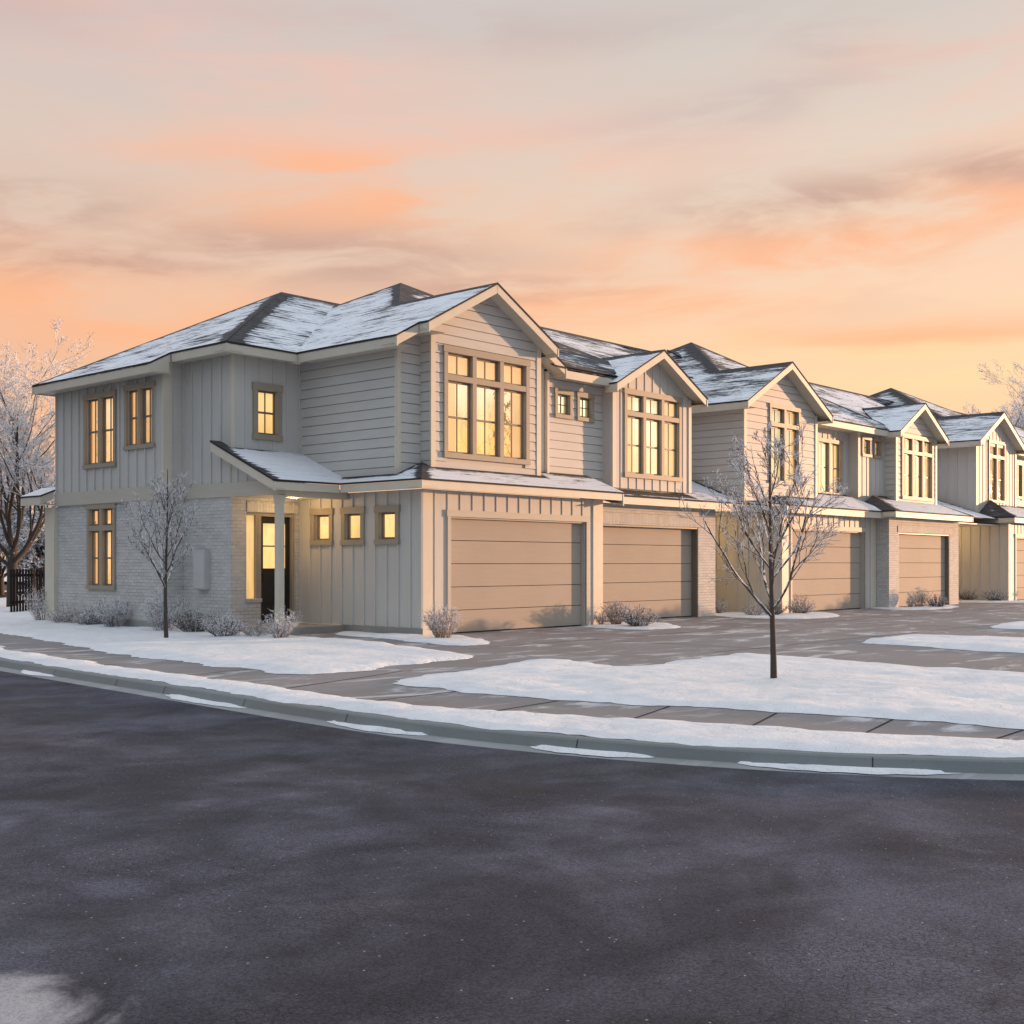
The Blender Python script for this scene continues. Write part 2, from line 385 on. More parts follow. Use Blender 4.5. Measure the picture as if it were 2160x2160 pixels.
# ------------------------------------------------------------------ walls
def intervals(lo, hi, cuts):
    out = [(lo, hi)]
    for a, b in cuts:
        n = []
        for x, y in out:
            if b <= x or a >= y: n.append((x, y)); continue
            if a > x: n.append((x, a))
            if b < y: n.append((b, y))
        out = n
    return [(a, b) for a, b in out if b - a > .015]
def wall(fr, u0, u1, z0, z1, ops, kind, parent, gable=None, depth=.16, name=None, mat=None, ends=False, edge=.0):
    """gable = (uc, zr): roof underside apex; slopes fall to z1 at both ends."""
    mb = MB(); w = -.03 if kind == 'lap' else 0.
    us = sorted({u0, u1, *[x for o in ops for x in (o[0], o[1]) if u0 < x < u1]})
    zs = sorted({z0, z1, *[x for o in ops for x in (o[2], o[3]) if z0 < x < z1]})
    def inop(u, z): return any(o[0] < u < o[1] and o[2] < z < o[3] for o in ops)
    for a, b in zip(us, us[1:]):
        for c, d in zip(zs, zs[1:]):
            if inop((a + b) / 2, (c + d) / 2): continue
            mb.quad(fr.p(a, w, c), fr.p(b, w, c), fr.p(b, w, d), fr.p(a, w, d))
    for a, b, c, d in ops:
        P = fr.p; w0, w1 = w, w - depth
        for (ua, za, ub, zb) in ((a, c, a, d), (b, c, b, d), (a, d, b, d), (a, c, b, c)):
            if za == zb and za <= z0 + .001: continue
            mb.quad(P(ua, w0, za), P(ub, w0, zb), P(ub, w1, zb), P(ua, w1, za))
    def zt(u):
        if not gable: return z1
        uc, zr = gable
        t = abs(u - uc) / (uc - u0 if u < uc else u1 - uc)
        return zr + (z1 - zr) * t
    if gable:
        uc, zr = gable
        mb.add([fr.p(u0, w, z1), fr.p(u1, w, z1), fr.p(uc, w, zr)], [(0, 1, 2)])
    # wall thickness at the ends and top
    if ends:
        for u in (u0, u1): mb.quad(fr.p(u, w, z0), fr.p(u, w, z1), fr.p(u, w - .2, z1), fr.p(u, w - .2, z0))
    if kind == 'lap':
        e = .222; gap = .016; k = 0
        zz = z0
        top = gable[1] if gable else z1
        while zz < top - .05:
            za, zb = zz + gap, min(zz + e, top - .01)
            def rng(z):
                if z <= z1 or not gable: return u0 + edge, u1 - edge
                t = (z - z1) / (gable[1] - z1); uc = gable[0]
                return u0 + (uc - u0) * t + .02, u1 - (u1 - uc) * t - .02
            la, lb = rng(za), rng(zb)
            cuts = [(o[0], o[1]) for o in ops if o[2] < zb and o[3] > za]
            for a, b in intervals(la[0], la[1], cuts):
                a2 = max(a, lb[0]) if a == la[0] else a; b2 = min(b, lb[1]) if b == la[1] else b
                if b2 <= a2: continue
                P = fr.p
                mb.hexa((P(a, .006, za), P(b, .006, za), P(b, -.035, za), P(a, -.035, za), P(a2, -.004, zb), P(b2, -.004, zb), P(b2, -.035, zb), P(a2, -.035, zb)))
            zz += e
    if kind == 'batten':
        sp = .39; n = max(1, round((u1 - u0) / sp)); sp = (u1 - u0) / n
        for i in range(0, n + 1):
            u = u0 + i * sp
            u = min(max(u, u0 + .03), u1 - .03)
            top = zt(u) if gable else z1
            cuts = [(o[2], o[3]) for o in ops if o[0] < u + .03 and o[1] > u - .03]
            for a, b in intervals(z0, top - .01, cuts):
                mb.fbox(fr, u - .026, u + .026, -.005, .036 if fr.k == 'L' else .018, a, b)
    nm = name or ('brick_wall' if kind == 'brick' else 'siding_wall')
    mt = mat or {'lap': M['siding'], 'batten': M['batten'], 'brick': M['brick'], 'plain': M['siding']}[kind]
    return mb.build(nm, mt, parent)

def window(fr, u0, u1, z0, z1, cols, parent, transom=0., mat='pane', cross=False, single=False, tw=.1, lbl=None, head=True):
    """outer trim rectangle; returns the opening to cut"""
    hd, sl = tw + .03, tw
    a, b, c, d = u0 + tw, u1 - tw, z0 + sl, z1 - hd
    mb = MB(); W0, W1 = -.02, .045
    mb.fbox(fr, u0, a, W0, W1, c, d); mb.fbox(fr, b, u1, W0, W1, c, d)
    mb.fbox(fr, u0 - .025, u1 + .025, W0, W1 + .012, d, z1); mb.fbox(fr, u0 - .015, u1 + .015, W0, W1 + .02, z0, c)
    mw = .13
    cw = (b - a - mw * (cols - 1)) / cols
    cells = []
    zt = d
    if transom:
        tz = d - transom; rail = .13
        mb.fbox(fr, a, b, -.08, W1 - .004, tz - rail, tz); zt = tz - rail
    for i in range(cols):
        x0 = a + i * (cw + mw); x1 = x0 + cw
        if i < cols - 1:
            mb.fbox(fr, x1, x1 + mw, -.08, W1 - .002, c, zt)
            if transom: mb.fbox(fr, x1, x1 + mw, -.08, W1 - .002, tz, d)
        cells.append((x0, x1, c, zt, 'dh'))
        if transom: cells.append((x0, x1, tz, d, 'tr'))
    loc = fr.p((u0 + u1) / 2, 0, z0)
    win = mb.build('window', M['taupe'], parent, loc=loc)
    if lbl: win['label'] = lbl
    sb = MB(); pb = MB(); st = .045
    for x0, x1, za, zb, k in cells:
        sb.fbox(fr, x0, x0 + st, -.10, -.055, za, zb); sb.fbox(fr, x1 - st, x1, -.10, -.055, za, zb)
        sb.fbox(fr, x0 + st, x1 - st, -.10, -.055, zb - st, zb); sb.fbox(fr, x0 + st, x1 - st, -.10, -.05, za, za + st)
        xm = (x0 + x1) / 2; zm = (za + zb) / 2
        if k == 'dh' and not single: sb.fbox(fr, x0 + st, x1 - st, -.10, -.045, zm - .022, zm + .022)
        if not single or cross: sb.fbox(fr, xm - .011, xm + .011, -.095, -.068, za + st, zb - st)
        if cross: sb.fbox(fr, x0 + st, x1 - st, -.095, -.07, zm - .01, zm + .01)
        pb.quad(fr.p(x0 + st - .005, -.085, za + st - .005), fr.p(x1 - st + .005, -.085, za + st - .005), fr.p(x1 - st + .005, -.085, zb - st + .005), fr.p(x0 + st - .005, -.085, zb - st + .005))
    sb.build('sash', M['sash'], win, loc=loc)
    pb.build('pane', M['glass'], win, loc=loc)
    rr = random.Random(int(abs(u0 * 91 + fr.c * 37 + z0 * 13)))
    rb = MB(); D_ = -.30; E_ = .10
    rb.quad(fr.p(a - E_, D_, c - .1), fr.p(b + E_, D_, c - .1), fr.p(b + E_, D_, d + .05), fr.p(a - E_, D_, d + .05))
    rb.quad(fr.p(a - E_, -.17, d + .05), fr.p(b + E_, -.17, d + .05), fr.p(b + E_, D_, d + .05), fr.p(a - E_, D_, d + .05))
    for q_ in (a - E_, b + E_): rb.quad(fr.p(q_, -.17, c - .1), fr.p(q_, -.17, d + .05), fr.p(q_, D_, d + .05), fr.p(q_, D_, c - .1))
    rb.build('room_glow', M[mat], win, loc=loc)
    W_ = b - a
    if W_ > .9:
        def drape(x0, x1, zb_, zt_):
            cb = MB()
            n = 26; ph = rr.uniform(0, 6)
            for q in range(n):
                ua, ub = x0 + (x1 - x0) * q / n, x0 + (x1 - x0) * (q + 1) / n
                wa = -.17 + .022 * math.sin(q * 1.35 + ph) + .008 * math.sin(q * .5); wb = -.17 + .022 * math.sin((q + 1) * 1.35 + ph) + .008 * math.sin((q + 1) * .5)
                cb.quad(fr.p(ua, wa, zb_), fr.p(ub, wb, zb_), fr.p(ub, wb, zt_), fr.p(ua, wa, zt_))
            cb.build('curtain', M['curtain'], win, loc=loc, recalc=False)
        k1, k2 = rr.uniform(.07, .2), rr.uniform(.07, .2)
        drape(a - .03, a + W_ * k1, c, d); drape(b - W_ * k2, b + .03, c, d)
        if rr.random() < .3:
            sh = MB(); hh = rr.uniform(.12, .3) * (d - c)
            sh.fbox(fr, a, b, -.145, -.135, d - hh, d); sh.fbox(fr, a, b, -.15, -.13, d - hh - .02, d - hh)
            sh.build('roller_blind', M['blind'], win, loc=loc)
    return (a - .001, b + .001, c - .001, d + .001)

def garage_door(fr, u0, u1, z0, z1, parent, recess=.16, brick=False):
    mb = MB(); n = 5; h = (z1 - z0) / n
    for i in range(n):
        za, zb = z0 + i * h + .0, z0 + (i + 1) * h - .0045
        P = fr.p; w = -recess; bv = .006
        mb.hexa((P(u0, w - .05, za), P(u1, w - .05, za), P(u1, w - .05, zb), P(u0, w - .05, zb), P(u0 + .002, w, za + bv), P(u1 - .002, w, za + bv), P(u1 - .002, w, zb - bv), P(u0 + .002, w, zb - bv)))
    o = mb.build('garage_door', M['garage'], parent)
    b = MB(); b.fbox(fr, u0 - .05, u1 + .05, -recess - .12, -recess - .03, z0 + .002, z1 + .05); b.fbox(fr, u0, u1, -recess - .02, -recess + .012, z0, z0 + .03)
    b.build('weather_seal', M['dark'], o)
    j = MB()
    j.fbox(fr, u0 - .02, u0 + .035, -recess - .02, -.012, z0, z1 - .036); j.fbox(fr, u1 - .035, u1 + .02, -recess - .02, -.012, z0, z1 - .036); j.fbox(fr, u0 - .02, u1 + .02, -recess - .02, -.012, z1 - .035, z1 + .02)
    if not brick:
        j.fbox(fr, u0 - .10, u0 + .0, -.01, .04, z0, z1); j.fbox(fr, u1 - .0, u1 + .10, -.01, .04, z0, z1); j.fbox(fr, u0 - .13, u1 + .13, -.01, .05, z1, z1 + .15)
    j.build('door_frame', M['band'] if not brick else M['sash'], o)
    return (u0, u1, z0, z1)

def corner(fr, u0, u1, z0, z1, parent, w=.032, mat='trim'):
    mb = MB(); mb.fbox(fr, u0, u1, -.03, w, z0, z1); return mb.build('corner_trim', M[mat], parent)

# ------------------------------------------------------------------ roofs
class Roof:
    def __init__(s): s.v = []; s.f = []; s.bare = []; s.cov = []; s.uv = []
    def face(s, pts, cover=.0, bare=(), step=.28, bw=.28, segs=()):
        pts = [Vector(p) for p in pts]
        n = Vector((0, 0, 0))
        for i in range(len(pts)): n += pts[i].cross(pts[(i + 1) % len(pts)])
        n.normalize()
        if n.z < 0: pts.reverse(); n = -n; L = len(pts); bare = [ (L - 2 - b) % L for b in bare]
        hu = Vector((0, 0, 1)).cross(n); hu.normalize(); vv = n.cross(hu)   # hu along the eave, vv up the slope
        o = pts[0]
        P2 = [Vector(((p - o).dot(hu), (p - o).dot(vv))) for p in pts]
        outline = []
        L = len(P2)
        for i in range(L):
            a, b = P2[i], P2[(i + 1) % L]; k = max(1, int((b - a).length / step))
            for j in range(k): outline.append(a.lerp(b, j / k))
        xs = [p.x for p in P2]; ys = [p.y for p in P2]; inner = []
        y = min(ys) + step * .5
        while y < max(ys):
            x = min(xs) + step * .5
            while x < max(xs):
                q = Vector((x, y))
                if inside(q, P2) and edge_dist(q, P2) > step * .35: inner.append(q)
                x += step
            y += step
        nO = len(outline)
        vs, es, fs, *_ = geometry.delaunay_2d_cdt(outline + inner, [(i, (i + 1) % nO) for i in range(nO)], [], 1, 1e-5)
        base = len(s.v)
        for q in vs:
            p = o + hu * q.x + vv * q.y
            s.v.append(tuple(p))
            bd = 0.
            for bi in bare:
                a, b = P2[bi], P2[(bi + 1) % L]
                bd = max(bd, math.exp(-(seg_dist(q, a, b) / bw) ** 1.4))
            for a3, b3 in segs:
                sa, sb = [Vector(((Vector((*t, o.z)) - o).x, (Vector((*t, o.z)) - o).y)) for t in (a3, b3)]
                bd = max(bd, math.exp(-(seg_dist(Vector(((p - o).x, (p - o).y)), sa, sb) / bw) ** 1.6))
            s.bare.append(bd); s.cov.append(cover)
            g = (o + hu * q.x + vv * q.y)
            s.uv.append((g.dot(hu), q.y - min(ys), (pts[0].x * 3.1 + pts[0].y * 1.7) % 50))
        for f in fs: s.f.append(tuple(base + i for i in f))
        # dark shingle edge
        for i in range(L):
            a, b = pts[i], pts[(i + 1) % L]
            k = len(s.v); dz = Vector((0, 0, -.045))
            for p in (a, b, b + dz, a + dz):
                s.v.append(tuple(p)); s.bare.append(3.); s.cov.append(0.); s.uv.append((0, 0, 0))
            s.f.append((k, k + 1, k + 2, k + 3))
    def build(s, name, parent):
        mb = MB(); mb.v = s.v; mb.f = s.f; mb.mi = [0] * len(s.f)
        mb.at = {'bare': ('FLOAT', s.bare), 'cover': ('FLOAT', s.cov), 'ruv': ('FLOAT_VECTOR', [c for t in s.uv for c in t])}
        return mb.build(name, M['roof'], parent, recalc=False)
def inside(q, P):
    r = False; n = len(P)
    for i in range(n):
        a, b = P[i], P[(i + 1) % n]
        if (a.y > q.y) != (b.y > q.y) and q.x < (b.x - a.x) * (q.y - a.y) / (b.y - a.y) + a.x: r = not r
    return r
def seg_dist(q, a, b):
    d = b - a; t = max(0, min(1, (q - a).dot(d) / max(1e-9, d.length_squared)))
    return (q - (a + d * t)).length
def edge_dist(q, P): return min(seg_dist(q, P[i], P[(i + 1) % len(P)]) for i in range(len(P)))

class Eaves:
    cnt = 0
    def __init__(s): s.f = MB(); s.s = MB()
    def board(s, p0, p1, inn, h=.2, t=.04, soff=.0, rake=False):
        p0, p1, inn = Vector(p0), Vector(p1), Vector((*inn, 0))
        Eaves.cnt += 1; jz = .0016 * (Eaves.cnt % 5)
        o = Vector((0, 0, -.046 - jz)); d = Vector((0, 0, -.046 - h - jz)); ins = inn * (.012 + jz * .5)
        a, b = p0 + ins, p1 + ins
        s.f.hexa((a + d, b + d, b + d + inn * t, a + d + inn * t, a + o, b + o, b + o + inn * t, a + o + inn * t))
        if soff:
            z = Vector((0, 0, -.046 - h + (.055 if rake else .03) + jz))
            s.s.quad(a + z + inn * t, b + z + inn * t, b + z + inn * soff, a + z + inn * soff)
    def build(s, parent):
        s.f.build('fascia', M['trim'], parent)
        if s.s.f: s.s.build('soffit', M['trim'], parent)

def gable_roof(rf, ev, uc, zr, sl, half, yf, y_lo, y_ridge, ywall, cov=(.12, .0)):
    """front gable, ridge along +Y, eaves die into whatever is behind"""
    for sg in (-1, 1):
        xe = uc + sg * half; ze = zr - sl * half
        rf.face(((xe, yf, ze), (uc, yf, zr), (uc, y_ridge, zr), (xe, y_lo, ze)), cov[0 if sg < 0 else 1], (1,), bw=.16)
        ev.board((xe, yf, ze), (uc, yf, zr), (0, 1), .2, .04, ywall - yf, True)
        ev.board((xe, yf, ze), (xe, y_lo, ze), (-sg, 0), .2, .04, .32)

exec_parts = []
GROUP = 'townhouses in the attached row'
# ================================================================== TOWNHOUSE 1 (corner)
T1 = empty('townhouse', (-2.5, 0, 0), 'corner townhouse with a covered porch, black front door and white brick end wall', 'townhouse', GROUP)
LX0 = Fr('L', 0.); F0 = Fr('F', 0.)
ops = [garage_door(F0, .86, 5.72, 0, 2.62, T1, .12)]
wall(F0, 0, 6.4, 0, 3.2, ops, 'batten', T1, depth=.2)
corner(F0, 0, .30, 0, 3.2, T1); corner(F0, 6.0, 6.4, 0, 3.2, T1)
g = [window(LX0, 2.97, 3.76, 2.0, 2.87, 1, T1, mat='pane_plain', single=True, tw=.12), window(LX0, 1.86, 2.65, 2.0, 2.87, 1, T1, mat='pane_plain', single=True, tw=.12), window(LX0, .70, 1.48, 2.0, 2.87, 1, T1, mat='pane_plain', single=True, tw=.12)]
wall(LX0, -.032, 4.2, .16, 3.2, g, 'batten', T1)
mb = MB(); mb.fbox(LX0, -.01, 2.64, -.1, .03, 0, .165); mb.build('foundation', M['found'], T1)
# upper side wall and front walls
wall(LX0, .8, 4.2, 3.5, 6.4, [], 'lap', T1, edge=.0)
F8 = Fr('F', .8)
corner(F8, -.03, .11, 3.5, 6.5, T1, .02)
corner(LX0, .77, .86, 3.5, 6.4, T1, .02)
w2 = [window(F8, 5.45, 6.15, 5.3, 6.05, 1, T1, mat='pane_pale', single=True, cross=True), window(F8, 6.35, 7.05, 5.3, 6.05, 1, T1, mat='pane_pale', single=True, cross=True)]
wall(F8, 0, 5.0, 3.6, 6.62, [], 'lap', T1, gable=(2.5, 7.92))
wall(F8, 5.0, 7.5, 3.6, 6.4, w2, 'lap', T1)
corner(F8, 4.86, 5.02, 3.6, 6.5, T1, .02)
FB = Fr('F', .45)
wb = [window(FB, 1.1, 4.04, 3.98, 6.53, 3, T1, transom=.5, mat='pane_sky', tw=.12)]
wall(FB, .72, 4.48, 3.66, 6.95, wb, 'lap', T1, gable=(2.6, 7.93), edge=.1)
corner(FB, .70, .84, 3.66, 6.97, T1, .02); corner(FB, 4.34, 4.50, 3.66, 6.97, T1, .02)
wall(Fr('L', .72), .45, .8, 3.66, 6.95, [], 'lap', T1)
wall(Fr('E', 4.48), .45, .8, 3.66, 6.95, [], 'lap', T1)
mb = MB(); mb.box(5.06, 5.14, .70, .78, 3.85, 6.42); mb.build('downpipe', M['trim'], T1)
# rear wing: front wall with window, left walls
F42 = Fr('F', 4.2)
ww = [window(F42, -1.39, -.57, 4.46, 5.78, 1, T1, mat='pane_plain', tw=.13)]
wall(F42, -1.98, 0, 3.3, 6.35, ww, 'batten', T1)
LA = Fr('L', -1.98); LB = Fr('L', -2.5)
wall(LA, 4.2, 6.14, 3.4, 6.35, [], 'batten', T1)
corner(LA, 4.18, 4.27, 3.4, 6.342, T1, .022, 'trim'); corner(F42, -2.0, -1.9, 3.3, 6.341, T1, .022, 'trim')
wl = [window(LB, 8.25, 9.79, 3.98, 5.87, 2, T1, mat='pane_dim'), window(LB, 6.51, 7.84, 4.34, 5.92, 2, T1, mat='pane_dim')]
wall(LB, 6.14, 11.25, 3.4, 6.3, wl, 'batten', T1)
wall(Fr('F', 6.14), -2.5, -1.98, 3.4, 6.35, [], 'plain', T1); corner(Fr('F', 6.14), -2.54, -2.3, 3.4, 6.342, T1, .03)
# belt band and porch beam
mb = MB()
mb.fbox(LB, 6.11, 11.28, -.1, .035, 3.08, 3.42); mb.fbox(LA, 2.40, 6.125, -.16, .035, 3.10, 3.42)
mb.fbox(Fr('F', 6.14), -2.465, -2.016, -.1, .03, 3.08, 3.42)
mb.build('belt_band', M['band'], T1)
mb = MB(); mb.box(-1.81, -.03, 2.42, 2.60, 3.05, 3.26); mb.build('porch_beam', M['trim'], T1)
mb = MB(); mb.box(-1.81, -.012, 2.61, 4.19, 3.10, 3.14); mb.build('porch_ceiling', M['trim'], T1)
# lower brick
LC = Fr('L', -2.46)
wq = [window(LC, 8.34, 9.69, .92, 3.08, 2, T1, transom=.42, mat='pane_dim')]
wall(LC, 6.14, 11.25, .2, 3.1, wq, 'brick', T1)
wall(LA, 4.2, 6.14, .2, 3.1, [], 'brick', T1)
wall(Fr('F', 6.14), -2.46, -1.98, .2, 3.1, [], 'brick', T1)
mb = MB(); mb.fbox(LC, 6.12, 7.62, 0, .09, .2, 3.07); mb.build('brick_pier', M['brick'], T1)
mb = MB(); mb.fbox(LC, 6.10, 11.25, -.1, .10, 0, .205); mb.fbox(LA, 4.18, 6.09, -.1, .025, 0, .205); mb.build('foundation', M['found'], T1)
do = (-1.56, -.13, .15, 2.76)
wall(F42, -1.98, -.0, .15, 3.12, [do, ], 'brick', T1, depth=.22)
mb = MB(); mb.fbox(F42, -1.56, -.10, -.02, .03, 2.77, 3.02); mb.build('brick_lintel', M['soldier'], T1)
# the part under the sidelight
mb = MB(); mb.fbox(F42, -1.56, -1.17, -.2, 0.004, .15, .68); mb.build('brick_wall', M['brick'], T1)
mb = MB(); mb.fbox(F42, -1.58, -1.15, -.2, .045, .68, .76); mb.build('sill', M['brick'], T1)
# front door with half glazing
loc = F42.p(-.7, -.15, .16)
mb = MB(); d0, d1 = -1.10, -.20
mb.fbox(F42, d0, d0 + .12, -.2, -.15, .16, 2.68); mb.fbox(F42, d1 - .12, d1, -.2, -.15, .16, 2.68); mb.fbox(F42, d0 + .12, d1 - .12, -.2, -.15, 2.52, 2.68)
mb.fbox(F42, d0 + .12, d1 - .12, -.2, -.15, 1.26, 1.46); mb.fbox(F42, d0 + .12, d1 - .12, -.2, -.165, .4, 1.26); mb.fbox(F42, d0 + .12, d1 - .12, -.2, -.15, .16, .4)
mb.fbox(F42, d0 + .12, d1 - .12, -.19, -.155, 1.97, 2.0)
door = mb.build('front_door', M['doorblk'], T1, loc=loc)
pb = MB(); pb.quad(F42.p(d0 + .11, -.18, 1.45), F42.p(d1 - .11, -.18, 1.45), F42.p(d1 - .11, -.18, 2.53), F42.p(d0 + .11, -.18, 2.53)); pb.build('pane', M['pane_plain'], door, loc=loc)
hb = MB(); hb.fbox(F42, d0 + .04, d0 + .08, -.15, -.09, 1.12, 1.34); hb.fbox(F42, d0 + .035, d0 + .085, -.15, -.11, 1.42, 1.47); hb.build('handle', M['dark'], door, loc=loc)
jb = MB(); jb.fbox(F42, d1, d1 + .07, -.21, -.06, .15, 2.76); jb.fbox(F42, d0 - .09, d0, -.21, -.06, .15, 2.76); jb.fbox(F42, d0, d1, -.21, -.06, 2.68, 2.76)
jb.fbox(F42, -1.56, d0 - .09, -.21, -.06, 2.70, 2.76); jb.fbox(F42, -1.245, d0 - .09, -.21, -.07, .76, 2.70)
jb.build('door_frame', M['taupe'], door, loc=loc)
sb = MB(); sb.quad(F42.p(-1.56, -.15, .76), F42.p(-1.24, -.15, .76), F42.p(-1.24, -.15, 2.71), F42.p(-1.56, -.15, 2.71))
sb.build('sidelight', M['pane_plain'], T1)
# porch slab, post, lamp
mb = MB(); mb.box(-1.96, -.035, 2.52, 4.19, 0, .15); mb.build('porch_slab', M['slab'], T1)
mb = MB(); mb.box(-1.945, -1.795, 2.485, 2.635, .15, 2.92); mb.box(-1.962, -1.778, 2.468, 2.652, 2.92, 3.0); mb.box(-1.97, -1.77, 2.46, 2.66, 3.0, 3.085); mb.box(-1.96, -1.78, 2.47, 2.65, .151, .30)
mb.build('porch_post', M['trim'], T1)
def lampdisc(x, y, z, parent):
    m, nt, ns, lk, bs = nmat('lamp_glow'); bs.inputs['Emission Color'].default_value = (1, .66, .3, 1); bs.inputs['Emission Strength'].default_value = 6
    mb = MB(); mb.tube([Vector((x, y, z)), Vector((x, y, z - .025))], [.09, .08], 16); mb.build('porch_light', m, parent)
    l = bpy.data.lights.new('porch_lamp', 'POINT'); l.color = (1, .62, .25); l.shadow_soft_size = .08
    o = bpy.data.objects.new('porch_lamp', l); COL.objects.link(o); o.parent = parent
    o.location = Vector((x, y, z - .14)) - parent.location
    return l
lp = lampdisc(-.85, 3.35, 3.10, T1); lp.energy = 18
# meter box on the brick
mb = MB(); mb.fbox(LA, 5.03, 5.5, .0, .14, .97, 1.9); mb.fbox(LA, 5.05, 5.48, .14, .155, 1.0, 1.87); mb.build('meter_box', M['metal'], T1)
# rear porch
mb = MB(); mb.box(-2.56, -2.2, 11.26, 11.75, 0, 3.05); mb.build('corner_post', M['trim'], T1)
# ---- roofs of townhouse 1
rf = Roof(); ev = Eaves(); BZ = 6.55; SL = .538
A = (2.2, 7.8, 9.0)
zl = lambda x: BZ + .53 * (x + 2.43)
P1, P2, P3, P4 = (-2.43, 3.75, BZ), (-2.43, 5.96, BZ), (-3.0, 5.96, zl(-3.0)), (-3.0, 11.6, zl(-3.0))
rf.face((P1, P2, P3, P4, A), .10, (4,3), bw=.16)
rf.face((P1, A, (6, 7.8, 9.0), (6, 3.75, 6.5)), .08, (0,1), bw=.16)
rf.face((P4, A, (6, 7.8, 9.0), (6, 11.6, 6.3)), .0, ())
ev.board(P2, P1, (1, 0), .19, .04, .45); ev.board(P3, P2, (0, 1), .19); ev.board(P4, P3, (1, 0), .19, .04, .5); ev.board(P1, (-.3, 3.75, BZ), (0, 1), .19, .04, .45)
ev.f.quad((-2.97, 5.972, 6.02), (-2.46, 5.972, 6.02), (-2.46, 5.972, 6.33), (-2.97, 5.972, 6.07)); ev.s.quad((-2.44, 5.9, 6.341), (-1.95, 5.9, 6.341), (-1.95, 6.2, 6.341), (-2.44, 6.2, 6.341)); ev.s.quad((-2.98, 5.97, 6.045), (-2.4, 5.97, 6.33), (-2.4, 6.2, 6.33), (-2.98, 6.2, 6.045))
ev.board((-3.0, 11.6, zl(-3)), (-1, 11.6, zl(-3)), (0, -1), .19)
zL = lambda x: BZ + SL * (x + .43)
Bk = (4.96, 6, 9.45)
rz = zL(2.5)
rf.face(((-.43, .35, BZ), (.25, .35, zL(.25)), (.25, .05, zL(.25)), (2.5, .05, rz), (2.5, 3.42, rz), Bk, (-.43, 12.4, BZ)), .10, (3, 4, 5), bw=.17)
rf.face(((2.5, .05, rz), (4.75, .05, zL(.25)), (4.75, .35, zL(.25)), (5.43, .35, BZ), (5.43, 1.3, BZ), (2.5, 4.0, rz)), .0, (5,), bw=.2)
zF = lambda y: BZ + (9.45 - BZ) * (y - .35) / 5.65
rf.face(((2.5, 3.42, zF(3.42)), (5.43, .35, BZ), (7.55, .35, BZ), (7.55, .62, zF(.62)), (10.09, .62, zF(.62)), Bk), -.12, (0, 4, 5), bw=.2)
rf.face((Bk, (10.09, .62, zF(.62)), (10.09, 11, zF(.62))), .0, (0,))
ev.board((-.43, .35, BZ), (-.43, 3.75, BZ), (1, 0), .2, .04, .44)
ev.board((-.43, .35, BZ), (.25, .35, zL(.25)), (0, 1), .2, .04, .46, True)
ev.board((.25, .05, zL(.25)), (.25, .8, zL(.25)), (1, 0), .2, .04, .5)
ev.board((.25, .05, zL(.25)), (2.5, .05, rz), (0, 1), .2, .04, .41, True); ev.board((2.5, .05, rz), (4.75, .05, zL(.25)), (0, 1), .2, .04, .41, True)
ev.board((4.75, .35, zL(.25)), (5.43, .35, BZ), (0, 1), .2, .04, .46, True)
ev.board((4.75, .05, zL(.25)), (4.75, .45, zL(.25)), (-1, 0), .2, .04, 0); ev.board((5.43, .35, BZ), (5.43, .8, BZ), (-1, 0), .2, .04, .0)
ev.board((5.39, .352, 6.5), (7.3, .352, 6.5), (0, 1), .2, .04, .5)
rf.build('roof', T1)
# lower roofs
ev_u = ev; ev = Eaves()
lr = Roof(); LZ = 3.40; k = .40
zs = lambda d: LZ + k * d
lr.face(((-.43, -.43, LZ), (6.78, -.43, LZ), (6.78, .9, zs(1.33)), (.9, .9, zs(1.33))), .20, (3,), step=.14, bw=.15, segs=(((.72, .45), (4.48, .45)), ((4.48, .8), (7.5, .8)), ((4.5, .5), (4.5, .8))))
lr.face(((-.43, -.43, LZ), (.85, .85, zs(1.28)), (.1, .85, zs(.53) + .0), (.1, 2.75, zs(.53)), (-.43, 2.23, LZ)), .22, (0, 1), step=.14, bw=.13, segs=(((0, .8), (0, 2.7)),))
zp = lambda y: LZ + .42 * (y - 2.23)
lr.face(((-2.28, 2.23, LZ), (-.43, 2.23, LZ), (.1, 2.75, zp(2.75)), (.1, 4.3, zp(4.3)), (-1.95, 4.3, zp(4.3)), (-1.95, 4.6, zp(4.6)), (-2.28, 4.6, zp(4.6))), .26, (3, 4, 6), step=.2, bw=.13)
ev.board((-.43, -.43, LZ), (6.78, -.43, LZ), (0, 1), .17, .04, .44); ev.board((6.78, -.43, LZ), (6.78, .6, LZ + .3), (-1, 0), .3, .04, .4)
ev.board((-.43, -.43, LZ), (-.43, 2.23, LZ), (1, 0), .17, .04, .44)
ev.board((-2.28, 2.23, LZ), (-.43, 2.23, LZ), (0, 1), .17, .04, .36); ev.board((-2.28, 2.23, LZ), (-2.28, 4.6, zp(4.6)), (1, 0), .2, .04, .3, True)
ev_u.build(T1); ev.build(lr.build('lower_roof', T1)); ev = Eaves()
lr = Roof(); lr.face(((-2.92, 11.29, 3.36), (-2.3, 11.29, 3.62), (-2.3, 12.4, 3.62), (-2.92, 12.4, 3.36)), .25, (), step=.2)
ev.board((-2.92, 11.29, 3.36), (-2.92, 12.4, 3.36), (1, 0), .2, .04, .6); ev.board((-2.92, 11.29, 3.36), (-2.54, 11.29, 3.52), (0, 1), .2)
ev.build(lr.build('rear_porch_roof', T1))
# tympanum under the porch rake
mb = MB(); mb.add([LA.p(2.45, .0, 3.4), LA.p(4.22, .0, 3.4), LA.p(4.22, .0, zp(4.2) - .1), LA.p(2.45, .0, zp(2.45) - .05)], [(0, 1, 2, 3)])
for y in (2.9, 3.25, 3.6, 3.95): mb.fbox(LA, y - .025, y + .025, -.01, .024, 3.4, zp(y) - .12)
mb.build('siding_wall', M['batten'], T1)

